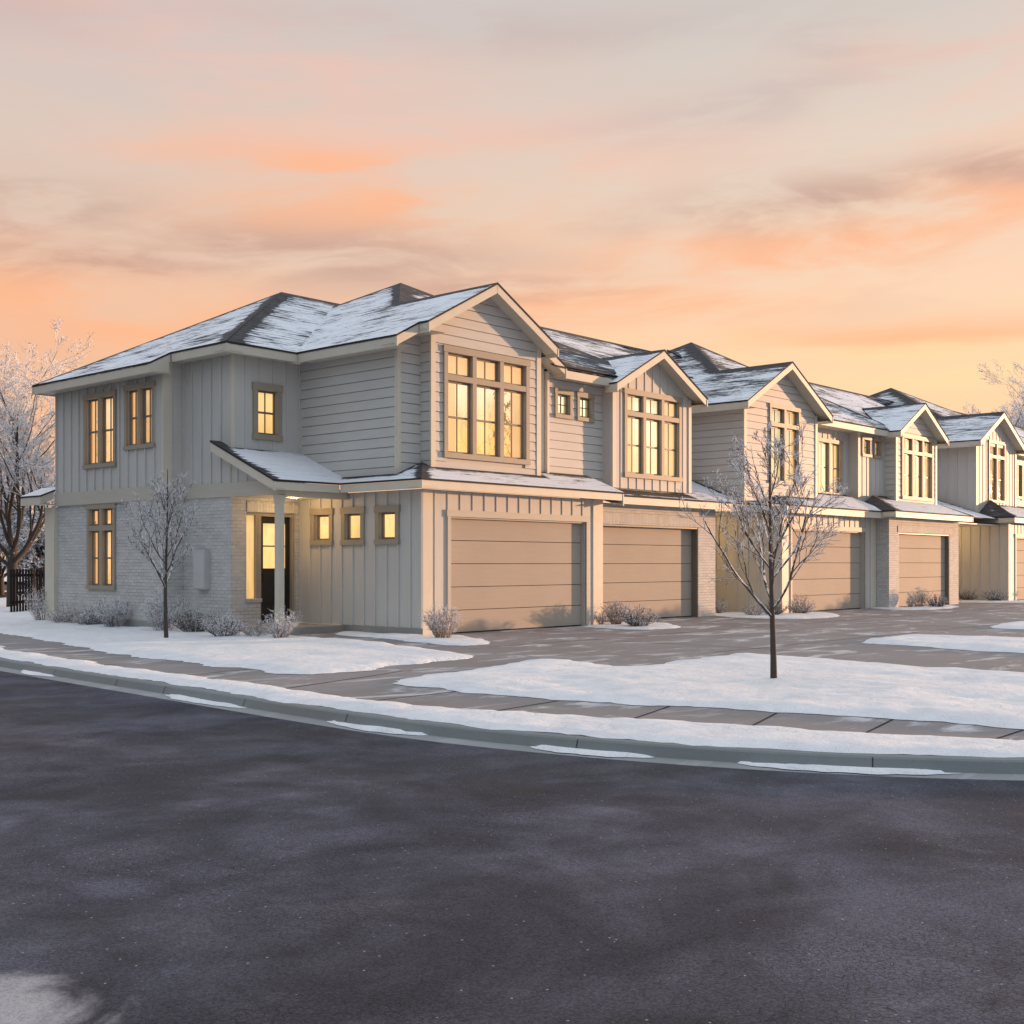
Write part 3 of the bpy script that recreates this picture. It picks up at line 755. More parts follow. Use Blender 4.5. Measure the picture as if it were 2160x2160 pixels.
# ================================================================== TOWNHOUSE 2 (brick garage)
T2 = empty('townhouse', (7, .8, 0), 'second townhouse from the left, white brick garage front under a vertical board gable', 'townhouse', GROUP)
F75 = Fr('F', .75)
ops = [garage_door(F75, 7.4, 12.02, 0, 2.62, T2, .22, True)]
wall(F75, 6.42, 12.95, 0, 3.3, ops, 'brick', T2, depth=.26)
mb = MB(); mb.fbox(F75, 7.2, 12.35, -.02, .022, 2.64, 2.9); mb.build('brick_lintel', M['soldier'], T2)
wall(Fr('E', 12.95), .75, 4.0, 0, 3.3, [], 'brick', T2)
wall(Fr('F', 4.0), 12.95, 15.58, 0, 3.3, [], 'batten', T2)
mb = MB(); mb.box(12.96, 15.57, .4, 3.99, 3.10, 3.14); mb.build('porch_ceiling', M['trim'], T2)
lp2 = lampdisc(13.9, 2.6, 3.1, T2); lp2.energy = 40
F5 = Fr('F', .5)
wv = [window(F5, 8.0, 10.72, 3.9, 6.3, 3, T2, transom=.45, mat='pane_pale', tw=.12)]
wall(F5, 7.5, 11.22, 3.6, 6.28, wv, 'batten', T2, gable=(9.36, 7.3))
corner(F5, 7.48, 7.62, 3.6, 6.28, T2, .03); corner(F5, 11.1, 11.24, 3.6, 6.28, T2, .03)
wall(Fr('L', 7.5), .5, .82, 3.6, 6.28, [], 'batten', T2); wall(Fr('E', 11.22), .5, .82, 3.6, 6.28, [], 'batten', T2)
wall(Fr('F', 3.0), 11.22, 14.0, 3.6, 6.5, [], 'lap', T2); wall(Fr('E', 11.22), .8, 3.0, 3.6, 6.28, [], 'batten', T2)
rf = Roof(); ev = Eaves()
M2 = 9.1
sF = (M2 - 6.53) / 5.65
z2 = lambda y: 6.53 + sF * (y - .35)
rf.face(((5.0, .35, 6.53), (7.55, .35, 6.53), (7.55, .62, z2(.62)), (11.17, .62, z2(.62)), (11.17, 2.55, z2(2.55)), (14.5, 2.55, z2(2.55)), (14.5, 6, M2), (5.0, 6, M2)), .02, (6,), bw=.35)
rf.face(((11.54, .1, 7.47 - .52 * 2.18), (11.54, 2.6, 7.47 - .52 * 2.18), (9.36, 2.6, 7.465), (9.36, .4, 7.465)), .0, ())
rf.face(((5.0, 6.0, M2), (18, 6, M2), (18, 12, 6.4), (5, 12, 6.4)), .1, ())
gable_roof(rf, ev, 9.36, 7.47, .52, 2.18, .1, .5, 2.9, .5)
ev.board((7.0, .35, 6.5), (7.2, .35, 6.5), (0, 1), .2); ev.board((11.54, .5, 6.336), (11.54, 2.9, 6.336), (-1, 0), .2, .04, .32)
rf.build('roof', T2); ev.build(T2); ev = Eaves()
lr = Roof()
lr.face(((6.79, .25, LZ), (15.3, .25, LZ), (15.3, 3.05, zs(2.8)), (11.0, 3.05, zs(2.8)), (11.0, .92, zs(.67)), (6.79, .92, zs(.67))), .14, (), step=.14, bw=.14, segs=(((7.5, .5), (11.22, .5)), ((13.95, .4), (13.95, 3)), ((6.8, .8), (7.5, .8))))
ev.board((6.79, .25, LZ), (15.15, .25, LZ), (0, 1), .19, .04, .5)
ev.build(lr.build('lower_roof', T2))

# ================================================================== TOWNHOUSE 3
T3 = empty('townhouse', (15.58, 0, 0), 'middle townhouse behind the kerbside tree, board and batten garage under a lapped gable', 'townhouse', GROUP)
ops = [garage_door(F0, 16.2, 21.32, 0, 2.66, T3, .14)]
wall(F0, 15.58, 22.18, 0, 3.25, ops, 'batten', T3, depth=.24)
corner(F0, 15.56, 15.95, 0, 3.25, T3); corner(F0, 21.75, 22.18, 0, 3.25, T3)
wall(Fr('L', 15.58), 0, 4.0, 0, 3.25, [], 'batten', T3)
L14 = Fr('L', 14.0); F4 = Fr('F', .4)
wall(L14, .4, 4.0, 3.5, 6.45, [], 'lap', T3)
wv = [window(F4, 15.5, 17.45, 4.1, 6.62, 2, T3, transom=.45, mat='pane_pale')]
wall(F4, 14.0, 18.62, 3.5, 6.5, wv, 'lap', T3, gable=(16.31, 7.78), edge=.08)
corner(F4, 13.98, 14.12, 3.5, 6.5, T3, .03); corner(F4, 18.5, 18.64, 3.5, 6.5, T3, .03)
wall(Fr('E', 18.62), .4, 1.2, 3.5, 6.5, [], 'lap', T3)
F12 = Fr('F', 1.2)
wv = [window(F12, 20.15, 22.0, 3.98, 5.95, 2, T3, mat='pane_pale')]
wall(F12, 18.62, 22.57, 3.6, 6.4, wv, 'batten', T3)
rf = Roof(); ev = Eaves()
C = (19.6, 6, 9.76); s3 = .544; e3 = 13.58; b3 = 6.5
z3 = lambda x: b3 + s3 * (x - e3)
zc = z3(16.31)
rf.face(((e3, 0, b3), (16.31, 0, zc), (16.31, 2.73, zc), C, (e3, 12, b3)), .04, (1, 2, 3), bw=.22)
rf.face(((16.31, 0, zc), (19.04, 0, b3), (19.04, .6, b3), (16.31, 3.2, zc)), 0, (3,))
zf3 = lambda y: b3 + (9.76 - b3) * (y - .45) / 5.55
rf.face(((16.31, 2.98, zf3(2.98)), (18.98, .46, zf3(.46)), (24.45, .46, zf3(.46)), (24.45, .62, zf3(.62)), (25.41, .62, zf3(.62)), C), .0, (0, 4, 5), bw=.2)
rf.face((C, (25.41, .62, zf3(.62)), (25.41, 11, zf3(.62))), 0, (0,))
rf.face(((18.0, .75, 6.6), (28.4, .75, 6.6), (28.4, 6, 9.28), (18.0, 6, 9.28)), .06, (2,), bw=.3)
ev.board((e3, 0, b3), (e3, 4, b3), (1, 0), .2, .04, .45)
ev.board((e3, 0, b3), (16.31, 0, zc), (0, 1), .2, .04, .41, True); ev.board((16.31, 0, zc), (19.04, 0, b3), (0, 1), .2, .04, .41, True)
ev.board((19.04, 0, b3), (19.04, 1.2, b3), (-1, 0), .2, .04, .45)
ev.board((19.04, .45, 6.5), (24.3, .45, 6.5), (0, 1), .2, .04, .8)
rf.build('roof', T3); ev.build(T3); ev = Eaves()
lr = Roof()
lr.face(((15.15, -.43, LZ), (22.3, -.43, LZ), (22.3, 1.25, zs(1.68)), (16.8, 1.25, zs(1.68))), .2, (3,), step=.2, bw=.18, segs=(((14, .4), (18.62, .4)), ((18.62, 1.2), (22.57, 1.2))))
lr.face(((15.15, -.43, LZ), (16.5, .92, zs(1.35)), (15.15, .92, LZ + .2)), .15, (0,), step=.2)
ev.board((15.15, -.43, LZ), (22.3, -.43, LZ), (0, 1), .2, .04, .44); ev.board((15.15, -.43, LZ), (15.15, .25, LZ), (1, 0), .19, .04, .44)
ev.build(lr.build('lower_roof', T3))

# ================================================================== TOWNHOUSE 4 (second brick garage)
T4 = empty('townhouse', (22.2, -.5, 0), 'fourth townhouse from the left, brick garage front under a lapped board gable', 'townhouse', GROUP)
Fm5 = Fr('F', -.5)
ops = [garage_door(Fm5, 22.98, 27.5, 0, 2.66, T4, .16, True)]
wall(Fm5, 22.2, 28.4, 0, 3.2, ops, 'brick', T4, depth=.26)
wall(Fr('L', 22.2), -.5, 0, 0, 3.2, [], 'brick', T4); wall(Fr('E', 28.4), -.5, 4, 0, 3.2, [], 'brick', T4)
mb = MB(); mb.fbox(Fm5, 22.9, 27.7, -.02, .022, 2.68, 2.92); mb.build('brick_lintel', M['soldier'], T4)
F85 = Fr('F', .85)
wv = [window(F85, 22.86, 23.6, 5.45, 6.2, 1, T4, mat='pane_dim', single=True, cross=True), window(F85, 23.78, 24.45, 5.45, 6.2, 1, T4, mat='pane_dim', single=True, cross=True)]
wall(F85, 22.57, 24.75, 3.6, 6.4, wv, 'batten', T4); corner(F85, 22.55, 22.7, 3.6, 6.4, T4, .03)
wall(Fr('L', 22.57), .85, 1.2, 3.6, 6.4, [], 'plain', T4)
wall(Fr('L', 24.72), .4, .85, 3.6, 6.4, [], 'lap', T4)
wv = [window(F4, 25.22, 28.08, 3.98, 6.44, 3, T4, transom=.45, mat='pane_pale', tw=.12)]
wall(F4, 24.72, 28.42, 3.6, 6.45, wv, 'lap', T4, gable=(26.57, 7.5), edge=.08)
corner(F4, 24.7, 24.84, 3.6, 6.45, T4, .03); corner(F4, 28.3, 28.44, 3.6, 6.45, T4, .03)
wall(Fr('F', 4.0), 28.42, 33, 0, 3.4, [], 'batten', T4)
wall(Fr('F', 3.2), 28.42, 33, 3.4, 6.6, [], 'batten', T4); wall(Fr('E', 28.42), .4, 3.2, 3.4, 6.45, [], 'lap', T4)
mb = MB(); mb.box(28.42, 32.98, -.4, 3.99, 3.14, 3.18); mb.build('porch_ceiling', M['trim'], T4)
lp4 = lampdisc(31.6, 1.6, 3.14, T4); lp4.energy = 40
rf = Roof(); ev = Eaves()
z4 = lambda y: 6.45 + 2.82 * (y - .5) / 5.5
rf.face(((24.4, .5, 6.45), (28.6, .5, 6.45), (28.6, 2.75, z4(2.75)), (33, 2.75, z4(2.75)), (33, 6, 9.27), (24.4, 6, 9.27)), .06, (4,), bw=.2)
rf.face(((20, 6, 9.28), (40, 6, 9.28), (40, 12, 6.4), (20, 12, 6.4)), .1, ())
gable_roof(rf, ev, 26.5, 7.68, .55, 2.22, 0, .6, 2.6, .4)
ev.board((28.72, .5, 6.45), (28.72, 3, 6.45), (-1, 0), .2, .04, .3)
rf.build('roof', T4); ev.build(T4); ev = Eaves()
lr = Roof()
lr.face(((21.8, -.93, 3.42), (28.8, -.93, 3.42), (28.8, .9, 4.08), (23.4, .67, 4.06)), .2, (2, 3), step=.25, bw=.2)
lr.face(((21.8, -.93, 3.42), (23.4, .67, 4.06), (22.3, .67, 3.6), (21.8, -.43, 3.42)), -.1, (0, 1), step=.2, bw=.25)
LR4 = lr.build('lower_roof', T4); lr = Roof()
lr.face(((28.8, -.5, 3.42), (32.6, -.5, 3.42), (32.6, 3.2, 4.7), (28.8, 3.2, 4.7)), .2, (1,), step=.3, bw=.2)
ev.board((21.8, -.93, 3.42), (28.8, -.93, 3.42), (0, 1), .19, .04, .44); ev.board((21.8, -.93, 3.42), (21.8, -.43, 3.42), (1, 0), .19, .04, .42)
ev.board((28.8, -.93, 3.42), (28.8, -.3, 3.45), (-1, 0), .19)
lr.build('porch_roof', T4); ev.build(LR4)

# ================================================================== TOWNHOUSE 5
T5 = empty('townhouse', (33, -.75, 0), 'fifth townhouse at the right edge, vertical board gable with a two column window', 'townhouse', GROUP)
F7 = Fr('F', -.75)
ops = [garage_door(F7, 33.85, 38.6, 0, 2.66, T5, .2)]
wall(F7, 33, 39.5, 0, 3.2, ops, 'batten', T5, depth=.24); corner(F7, 32.98, 33.3, 0, 3.2, T5)
wall(Fr('L', 33), -.75, 4, 0, 3.3, [], 'batten', T5)
L32 = Fr('L', 32.5)
wall(L32, .4, 4.0, 3.3, 6.6, [], 'batten', T5)
wv = [window(F4, 33.88, 35.8, 4.2, 6.86, 2, T5, transom=.5, mat='pane_dim')]
wall(F4, 32.5, 37.15, 3.4, 6.6, wv, 'batten', T5, gable=(34.82, 7.92)); corner(F4, 32.48, 32.72, 3.4, 6.6, T5, .03); corner(F4, 37.0, 37.17, 3.4, 6.6, T5, .03)
rf = Roof(); ev = Eaves()
e5 = 32.0; b5 = 6.7; s5 = .52; D = (38.8, 7, 10.23)
z5 = lambda x: b5 + s5 * (x - e5)
u5 = 34.7; zc5 = z5(u5)
rf.face(((e5, 0, b5), (u5, 0, zc5), (u5, 2.8, zc5), D, (e5, 14, b5)), .04, (1, 2, 3), bw=.25)
rf.face(((u5, 0, zc5), (37.4, 0, b5), (37.4, .8, b5), (u5, 3.2, zc5)), 0, (3,))
rf.face(((u5, 2.8, b5 + (10.23 - b5) * 2.8 / 7), (37.4, 0, b5), (45.6, 0, b5), D), .08, (0, 2, 3), bw=.3)
rf.face((D, (45.6, 0, b5), (45.6, 14, b5)), 0, ())
ev.board((e5, 0, b5), (e5, 4, b5), (1, 0), .22, .04, .5)
ev.board((e5, 0, b5), (u5, 0, zc5), (0, 1), .22, .04, .41, True); ev.board((u5, 0, zc5), (37.4, 0, b5), (0, 1), .22, .04, .41, True); ev.board((37.4, 0, b5), (37.4, 1.2, b5), (-1, 0), .2, .04, .3)
rf.build('roof', T5); ev.build(T5); ev = Eaves()
lr = Roof()
lr.face(((32.55, -1.18, 3.5), (40, -1.18, 3.5), (40, .5, 4.15), (34.2, .45, 4.15)), .2, (2, 3), step=.25, bw=.2)
lr.face(((32.55, -1.18, 3.5), (34.2, .45, 4.15), (32.6, .45, 3.6), (32.55, 4, 3.5)), .0, (0, 1), step=.2, bw=.2)
ev.board((32.55, -1.18, 3.5), (40, -1.18, 3.5), (0, 1), .2, .04, .44); ev.board((32.55, -1.18, 3.5), (32.55, 4, 3.5), (1, 0), .2, .04, .46)
ev.build(lr.build('lower_roof', T5))

# ================================================================== TOWNHOUSE 6 (only its edge shows)
T6 = empty('townhouse', (38, 1.2, 0), 'sliver of the farthest townhouse with lapped boards, cut by the right edge of the photo', 'townhouse', GROUP)
wv = [window(F12, 38.9, 40.3, 4.6, 6.3, 2, T6, mat='pane_dim')]
wall(F12, 37.15, 48, 3.4, 6.6, wv, 'lap', T6)
wall(Fr('F', .2), 39.5, 48, 0, 3.4, [], 'brick', T6)
rf = Roof(); ev = Eaves()
rf.face(((37.4, .6, 6.75), (56, .6, 6.75), (56, 6, 9.5), (37.4, 6, 9.5)), .08, (2,))
ev.board((37.45, .6, 6.75), (56, .6, 6.75), (0, 1), .2, .04, .6)
rf.build('roof', T6)
lr = Roof(); lr.face(((40.01, -.6, 3.5), (56, -.6, 3.5), (56, 1.3, 4.2), (40.01, 1.3, 4.2)), .2, (2,), step=.4); lr.build('lower_roof', T6)
ev.build(T6)

# ================================================================== GROUND
def sheet(name, pts, z, mat, kind='structure'):
    me = bpy.data.meshes.new(name)
    v2 = [Vector(p[:2]) for p in pts]
    vs, es, fs, *_ = geometry.delaunay_2d_cdt(v2, [(i, (i + 1) % len(v2)) for i in range(len(v2))], [], 1, 1e-5)
    me.from_pydata([(p.x, p.y, z) for p in vs], [], [tuple(f) for f in fs]); me.materials.append(mat)
    bm = bmesh.new(); bm.from_mesh(me)
    for f in bm.faces:
        f.normal_update()
        if f.normal.z < 0: f.normal_flip()
    bm.to_mesh(me); bm.free()
    o = bpy.data.objects.new(name, me); COL.objects.link(o); return tag(o, kind=kind)
def smoothline(pts, it=3):
    P = [Vector(p) for p in pts]
    for _ in range(it):
        Q = [P[0]]
        for a, b in zip(P, P[1:]): Q += [a.lerp(b, .25), a.lerp(b, .75)]
        Q.append(P[-1]); P = Q
    return P
curb = [(30, 62), (14, 44), (4, 31), (-2.5, 20), (-6.2, 12.5), (-8.1, 6.5), (-8.85, 3), (-9.19, .36), (-9.52, -3.21), (-9.68, -5.15), (-9.82, -6.6), (-9.98, -8.4), (-10.06, -9.8), (-10.07, -10.6), (-9.98, -11.6), (-9.79, -12.62), (-9.57, -13.43), (-9.28, -14.21), (-8.92, -14.95), (-8.45, -15.68), (-7.6, -16.8), (-5.8, -18.6), (-2.5, -21), (4, -24), (16, -27), (60, -33)]
cl = smoothline([(*p, 0) for p in curb], 2)
def offs(line, d):
    out = []
    for i, p in enumerate(line):
        t = line[min(i + 1, len(line) - 1)] - line[max(i - 1, 0)]; t.normalize()
        out.append(p + Vector((t.y, -t.x, 0)) * d)     # +d is towards the houses? sign checked below
    return out
# the line runs from the far left to the right; the road lies on its right-hand side (west / south)
RD = 1 if offs(cl, 1.)[len(cl) // 2].x < cl[len(cl) // 2].x else -1
def off(d): return offs(cl, d * RD)
gl = off(.28)
RZ = -.112
def ribbon(mb, A, B, mi=0):
    for i in range(len(A) - 1): mb.quad(A[i], A[i + 1], B[i + 1], B[i], mi)
Z = lambda L, z: [Vector((p.x, p.y, z)) for p in L]
mb = MB()
ribbon(mb, Z(off(-.16), -.02), Z(off(-.16), .004)); ribbon(mb, Z(off(-.16), .004), Z(off(-.02), .004)); ribbon(mb, Z(off(-.02), .004), Z(off(0), -.012)); ribbon(mb, Z(off(0), -.012), Z(off(.035), -.100))
o = mb.build('kerb', M['kerb']); tag(o, kind='structure')
mb = MB(); ribbon(mb, Z(off(.035), -.100), Z(off(.28), -.107)); ribbon(mb, Z(off(.28), -.107), Z(off(.28), -.15))
o = mb.build('gutter', M['gutter']); tag(o, kind='structure')
sheet('road', [tuple(p[:2]) for p in off(.275)] + [(60, -140), (-160, -140), (-160, 100), (20, 100)], RZ, M['asphalt'])
inner = off(-.155)
sheet('driveway', [tuple(p[:2]) for p in inner if -40 < p.y < 14] + [(60, -20), (60, 3.9), (-1.0, 3.9), (-1.0, 2.6), (-2.6, 2.3), (-3.0, 6), (-4.5, 12)], 0.0, M['concrete'])
gp = [tuple(p[:2]) for p in inner]
sheet('ground', gp + [(500, -30), (900, 900), (-300, 900), (-20, 300), (35, 70)], -.012, M['snow'])
sheet('ground_base', [(-900, -900), (900, -900), (900, 900), (-900, 900)], -.6, M['snow'])
sheet('path', [(-20, 55), (-10, 42), (6, 40), (30, 62), (29, 63.5), (5.5, 41.2), (-9.5, 43.2), (-19, 56)], -.004, M['shrubtan'])

# joints in the concrete
def strip(mb, a, b, w=.012, z=.0045):
    a, b = Vector((*a, 0)), Vector((*b, 0)); t = (b - a).normalized(); n = Vector((-t.y, t.x, 0)) * w
    mb.quad(*[Vector((q.x, q.y, z)) for q in (a + n, b + n, b - n, a - n)])
mb = MB()
for a, b in (((-8.55, -11.83), (-7.05, -11.38)), ((-8.25, -13.02), (-6.75, -12.55)), ((-7.95, -14.04), (-6.5, -13.73)), ((-7.85, -15.07), (-6.4, -15.02)), ((-8.9, -10.3), (-7.3, -10.15)), ((-9.0, -8.6), (-7.6, -8.6)), ((-8.9, -6.75), (-6.0, -6.0)), ((-8.8, -4.2), (-7.5, -4.1)), ((-8.7, -1.8), (-7.3, -1.7)), ((-8.3, .9), (-6.8, 1.1)), ((-2.2, -3.5), (60, -3.6)), ((6.4, -.05), (6.3, -12)), ((1.5, -3.5), (1.4, -8)), ((11.5, -3.5), (11.4, -14)), ((16, 0), (15.9, -14)), ((22, -.4), (21.9, -14)), ((0, -7.4), (60, -7.6)), ((3.2, -.0), (3.2, -3.5))):
    strip(mb, a, b)
o = mb.build('pavement_joint', M['dark']); tag(o, kind='structure')
# joints across the kerb
mb = MB()
for i, tt in enumerate((-2.2, -4.0, -5.4, -7.2, -9.4, -12.15, -14.6)):
    j = min(range(len(cl)), key=lambda q: abs(cl[q].y - tt) + (0 if cl[q].x < -5 else 99))
    a, b, c = off(-.155)[j], off(0)[j], off(.037)[j]
    t = (cl[j + 1] - cl[j]).normalized() * .004
    up = Vector((0, 0, .004))
    mb.quad(Vector((*a[:2], .0075)) + t, Vector((*a[:2], .0075)) - t, Vector((*b[:2], -.006)) - t, Vector((*b[:2], -.006)) + t)
    n = (c - a).normalized() * .004
    mb.quad(Vector((*b[:2], -.006)) + t + n, Vector((*b[:2], -.006)) - t + n, Vector((*c[:2], -.098)) - t + n, Vector((*c[:2], -.098)) + t + n)
o = mb.build('kerb_joint', M['dark']); tag(o, kind='structure')

def snow(name, pts, h, z=.0, step=.22, edge=.3, jit=.05, seed=1, smooth=1, rag=.0):
    rr = random.Random(seed)
    P = [Vector((p[0], p[1])) for p in pts]
    for _ in range(smooth):
        Q = []
        for i in range(len(P)):
            a, b = P[i], P[(i + 1) % len(P)]; Q += [a.lerp(b, .25), a.lerp(b, .75)]
        P = Q
    out = []
    for i in range(len(P)):
        a, b = P[i], P[(i + 1) % len(P)]; k = max(1, int((b - a).length / (step * .6)))
        for j in range(k):
            q = a.lerp(b, j / k)
            n = (b - a).normalized(); n = Vector((-n.y, n.x))
            w = (noise.noise(Vector((q.x * 1.3, q.y * 1.3, seed))) * 1.2 + noise.noise(Vector((q.x * 4.7, q.y * 4.7, seed + 9))) * .7 + noise.noise(Vector((q.x * 13, q.y * 13, seed + 9))) * .3)
            out.append(q + n * (jit * w))
    xs = [p.x for p in out]; ys = [p.y for p in out]; inn = []
    y = min(ys)
    while y < max(ys):
        x = min(xs)
        while x < max(xs):
            q = Vector((x + rr.uniform(-.3, .3) * step, y + rr.uniform(-.3, .3) * step))
            if inside(q, out) and edge_dist(q, out) > step * .35: inn.append(q)
            x += step
        y += step
    n = len(out)
    vs, es, fs, *_ = geometry.delaunay_2d_cdt(out + inn, [(i, (i + 1) % n) for i in range(n)], [], 1, 1e-5)
    V = []
    for q in vs:
        d = edge_dist(q, out)
        t = min(1, d / edge); t = math.sqrt(max(0, 1 - (1 - t) ** 2))
        hh = h * t * (1 + .6 * noise.noise(Vector((q.x * .9, q.y * .9, seed))) + .35 * noise.noise(Vector((q.x * 3, q.y * 3, seed))))
        V.append((q.x, q.y, z + .006 + hh))
    mb = MB(); mb.add(V, [tuple(f) for f in fs])
    o = mb.build(name, M['snow'], smooth=True, recalc=False)
    bm = bmesh.new(); bm.from_mesh(o.data)
    for f in bm.faces:
        f.normal_update()
        if f.normal.z < 0: f.normal_flip()
    bm.to_mesh(o.data); bm.free()
    return tag(o, kind='structure')
strip_in = [(-6.6, 7.0), (-8.04, 2.77), (-8.2, .88), (-8.5, -1.39), (-8.72, -3.3), (-8.68, -4.61), (-8.86, -5.0), (-8.91, -6.22), (-9.08, -7.6), (-9.12, -9.25), (-8.88, -10.56), (-8.52, -11.66), (-8.29, -12.4), (-8.12, -13.13), (-7.88, -14.02), (-7.74, -14.4), (-7.55, -15.0), (-7.2, -15.9), (-6.0, -17.4)]
ed = [(p.x, p.y) for p in off(-.13) if -18.2 < p.y < 8 and p.x < -4]
snow('kerb_snow', strip_in + ed[::-1], .036, 0, .14, .3, .11, 3, 1)
lawnL = [(-5.0, 11.0), (-5.62, 7.87), (-6.19, 5.07), (-6.97, 1.39), (-7.2, -.2), (-7.42, -1.35), (-7.34, -2.28), (-7.7, -3.22), (-7.5, -3.79), (-7.68, -4.84), (-7.49, -5.5), (-6.64, -5.56), (-5.42, -5.3), (-3.61, -5.13), (-3.05, -3.88), (-2.8, -2.52), (-1.9, -.45), (-2.15, .99), (-1.9, 2.45), (-1.98, 4.2), (-2.2, 6.2), (-2.45, 11.2), (-1, 14), (6, 24), (2, 24), (-2, 17)]
snow('lawn_snow', lawnL, .05, 0, .18, .45, .17, 5, 1)
lawnR = [(-7.59, -7.04), (-6.58, -6.86), (-5.48, -6.62), (-4.55, -6.4), (-3.95, -6.36), (-3.37, -6.36), (-3.31, -6.93), (-3.42, -7.54), (-3.57, -8.27), (-3.14, -8.33), (-1.45, -8.07), (-.11, -8.01), (-.13, -8.57), (-.5, -10.4), (-.65, -11.97), (-.82, -13.04), (-1.23, -14.62), (-1.5, -17), (-6.0, -16.8), (-6.30, -15.9), (-6.46, -14.98), (-6.52, -14.12), (-6.69, -13.24), (-6.95, -12.63), (-7.08, -12.01), (-7.45, -10.86), (-7.69, -9.65), (-7.66, -9.0), (-7.66, -7.97)]
snow('lawn_snow', lawnR, .055, 0, .15, .45, .15, 8, 1)
snow('snow_patch', [(-1.06, 1.84), (-.04, 2.5), (-.04, -.05), (.7, -.03), (.58, -.65), (-.77, -2.99), (-1.91, -2.94), (-1.57, -1.46), (-1.21, -.02), (-1.14, .89)], .035, 0, .13, .3, .09, 11)
snow('snow_patch', [(5.13, -.29), (4.88, -2.24), (6.37, -2.54), (7.8, -1.18), (8.12, -.41), (7.66, .49), (6.45, .5), (6.3, -.03), (5.8, -.03)], .035, 0, .13, .3, .09, 12)
snow('snow_patch', [(13.1, 1.2), (12.05, -.63), (12.25, -2.18), (14.28, -2.67), (16.9, -1.2), (17.08, -.3), (15.6, -.05), (15.5, 1.9)], .035, 0, .16, .3, .1, 13)
snow('snow_patch', [(21.6, -.1), (20.53, -1.71), (22.84, -2.41), (26.1, -1.5), (26.0, -.6), (22.25, -.55), (22.15, -.05)], .035, 0, .16, .3, .1, 14)
snow('snow_patch', [(29.2, 2.6), (30.1, -.67), (31.69, -2.58), (35.55, -1.9), (34.5, -.8), (33, -.8), (32.9, 2.0)], .035, 0, .2, .3, .1, 15)
snow('snow_patch', [(4.11, -8.16), (5.36, -7.84), (6.87, -7.81), (7.22, -8.96), (7.09, -9.78), (7.56, -11.0), (5.86, -12.77), (3.59, -12.63), (3.5, -11.55), (3.45, -10.45), (4.02, -9.37), (3.97, -8.51)], .07, 0, .18, .6, .1, 16)
snow('snow_patch', [(11.61, -7.87), (13.79, -7.51), (14.91, -7.62), (16.06, -8.11), (14.26, -9.48), (11.38, -9.81), (11.34, -8.85), (11.31, -8.19)], .07, 0, .18, .6, .1, 17)
# ridges of snow lying in the gutter
def gutter_snow(y0, y1, w, seed):
    Lk = [p for p in zip(off(.0), off(.27)) if y1 < p[0].y < y0 and p[0].x < -5]
    def pt(i, t):
        a, b = Lk[i]; return a.lerp(b, t)
    n = len(Lk)
    top = [pt(i, .14)[:2] for i in range(n)]; bot = []
    rr = random.Random(seed)
    for i in range(n):
        s = math.sin(math.pi * (i + .3) / (n - .4)) ** .7
        bot.append(pt(i, .16 + w * s * rr.uniform(.85, 1.1))[:2])
    snow('gutter_snow', top + bot[::-1], .035, -.104, .06, .12, .03, seed, 1)
cl = smoothline([tuple(p) for p in cl], 1); 
gutter_snow(-.4, -2.35, .75, 21); gutter_snow(-5.2, -7.6, .8, 22); gutter_snow(-9.0, -10.65, .8, 23); gutter_snow(-11.75, -13.0, .75, 24); gutter_snow(-13.65, -15.35, .8, 25)

# ================================================================== FENCE
fx = empty('picket_fence', (-.35, 18.2, 0), 'dark picket fence behind the left end of the corner townhouse', 'fence')
pk = MB(); rl = MB(); brd = MB()
A0, A1, A2 = Vector((-.35, 18.2, 0)), Vector((.95, 18.9, 0)), Vector((3.6, 21.6, 0))
for a, b, n, wd in ((A0, A1, 10, .045), (A1, A2, 24, .024)):
    d = (b - a).normalized(); nn = Vector((-d.y, d.x, 0))
    for i in range(n + 1):
        c = a.lerp(b, i / n)
        if wd > .04 and i == 8:
            tgt = brd
        else: tgt = pk
        h = 1.40 + rnd.uniform(-.02, .02)
        p = [c - d * wd / 1 - nn * .012, c + d * wd / 1 - nn * .012, c + d * wd / 1 + nn * .012, c - d * wd / 1 + nn * .012]
        up = Vector((0, 0, h)); lo = Vector((0, 0, .04))
        tgt.hexa([q + lo for q in p] + [q + up for q in p])
    for z in (.3, 1.15):
        p = [a + nn * .02, b + nn * .02, b + nn * .06, a + nn * .06]
        rl.hexa([q + Vector((0, 0, z)) for q in p] + [q + Vector((0, 0, z + .09)) for q in p])
pk.build('pickets', M['fence'], fx); rl.build('rail', M['fence'], fx); brd.build('board', M['wood'], fx)['label'] = 'orange brown fence board'

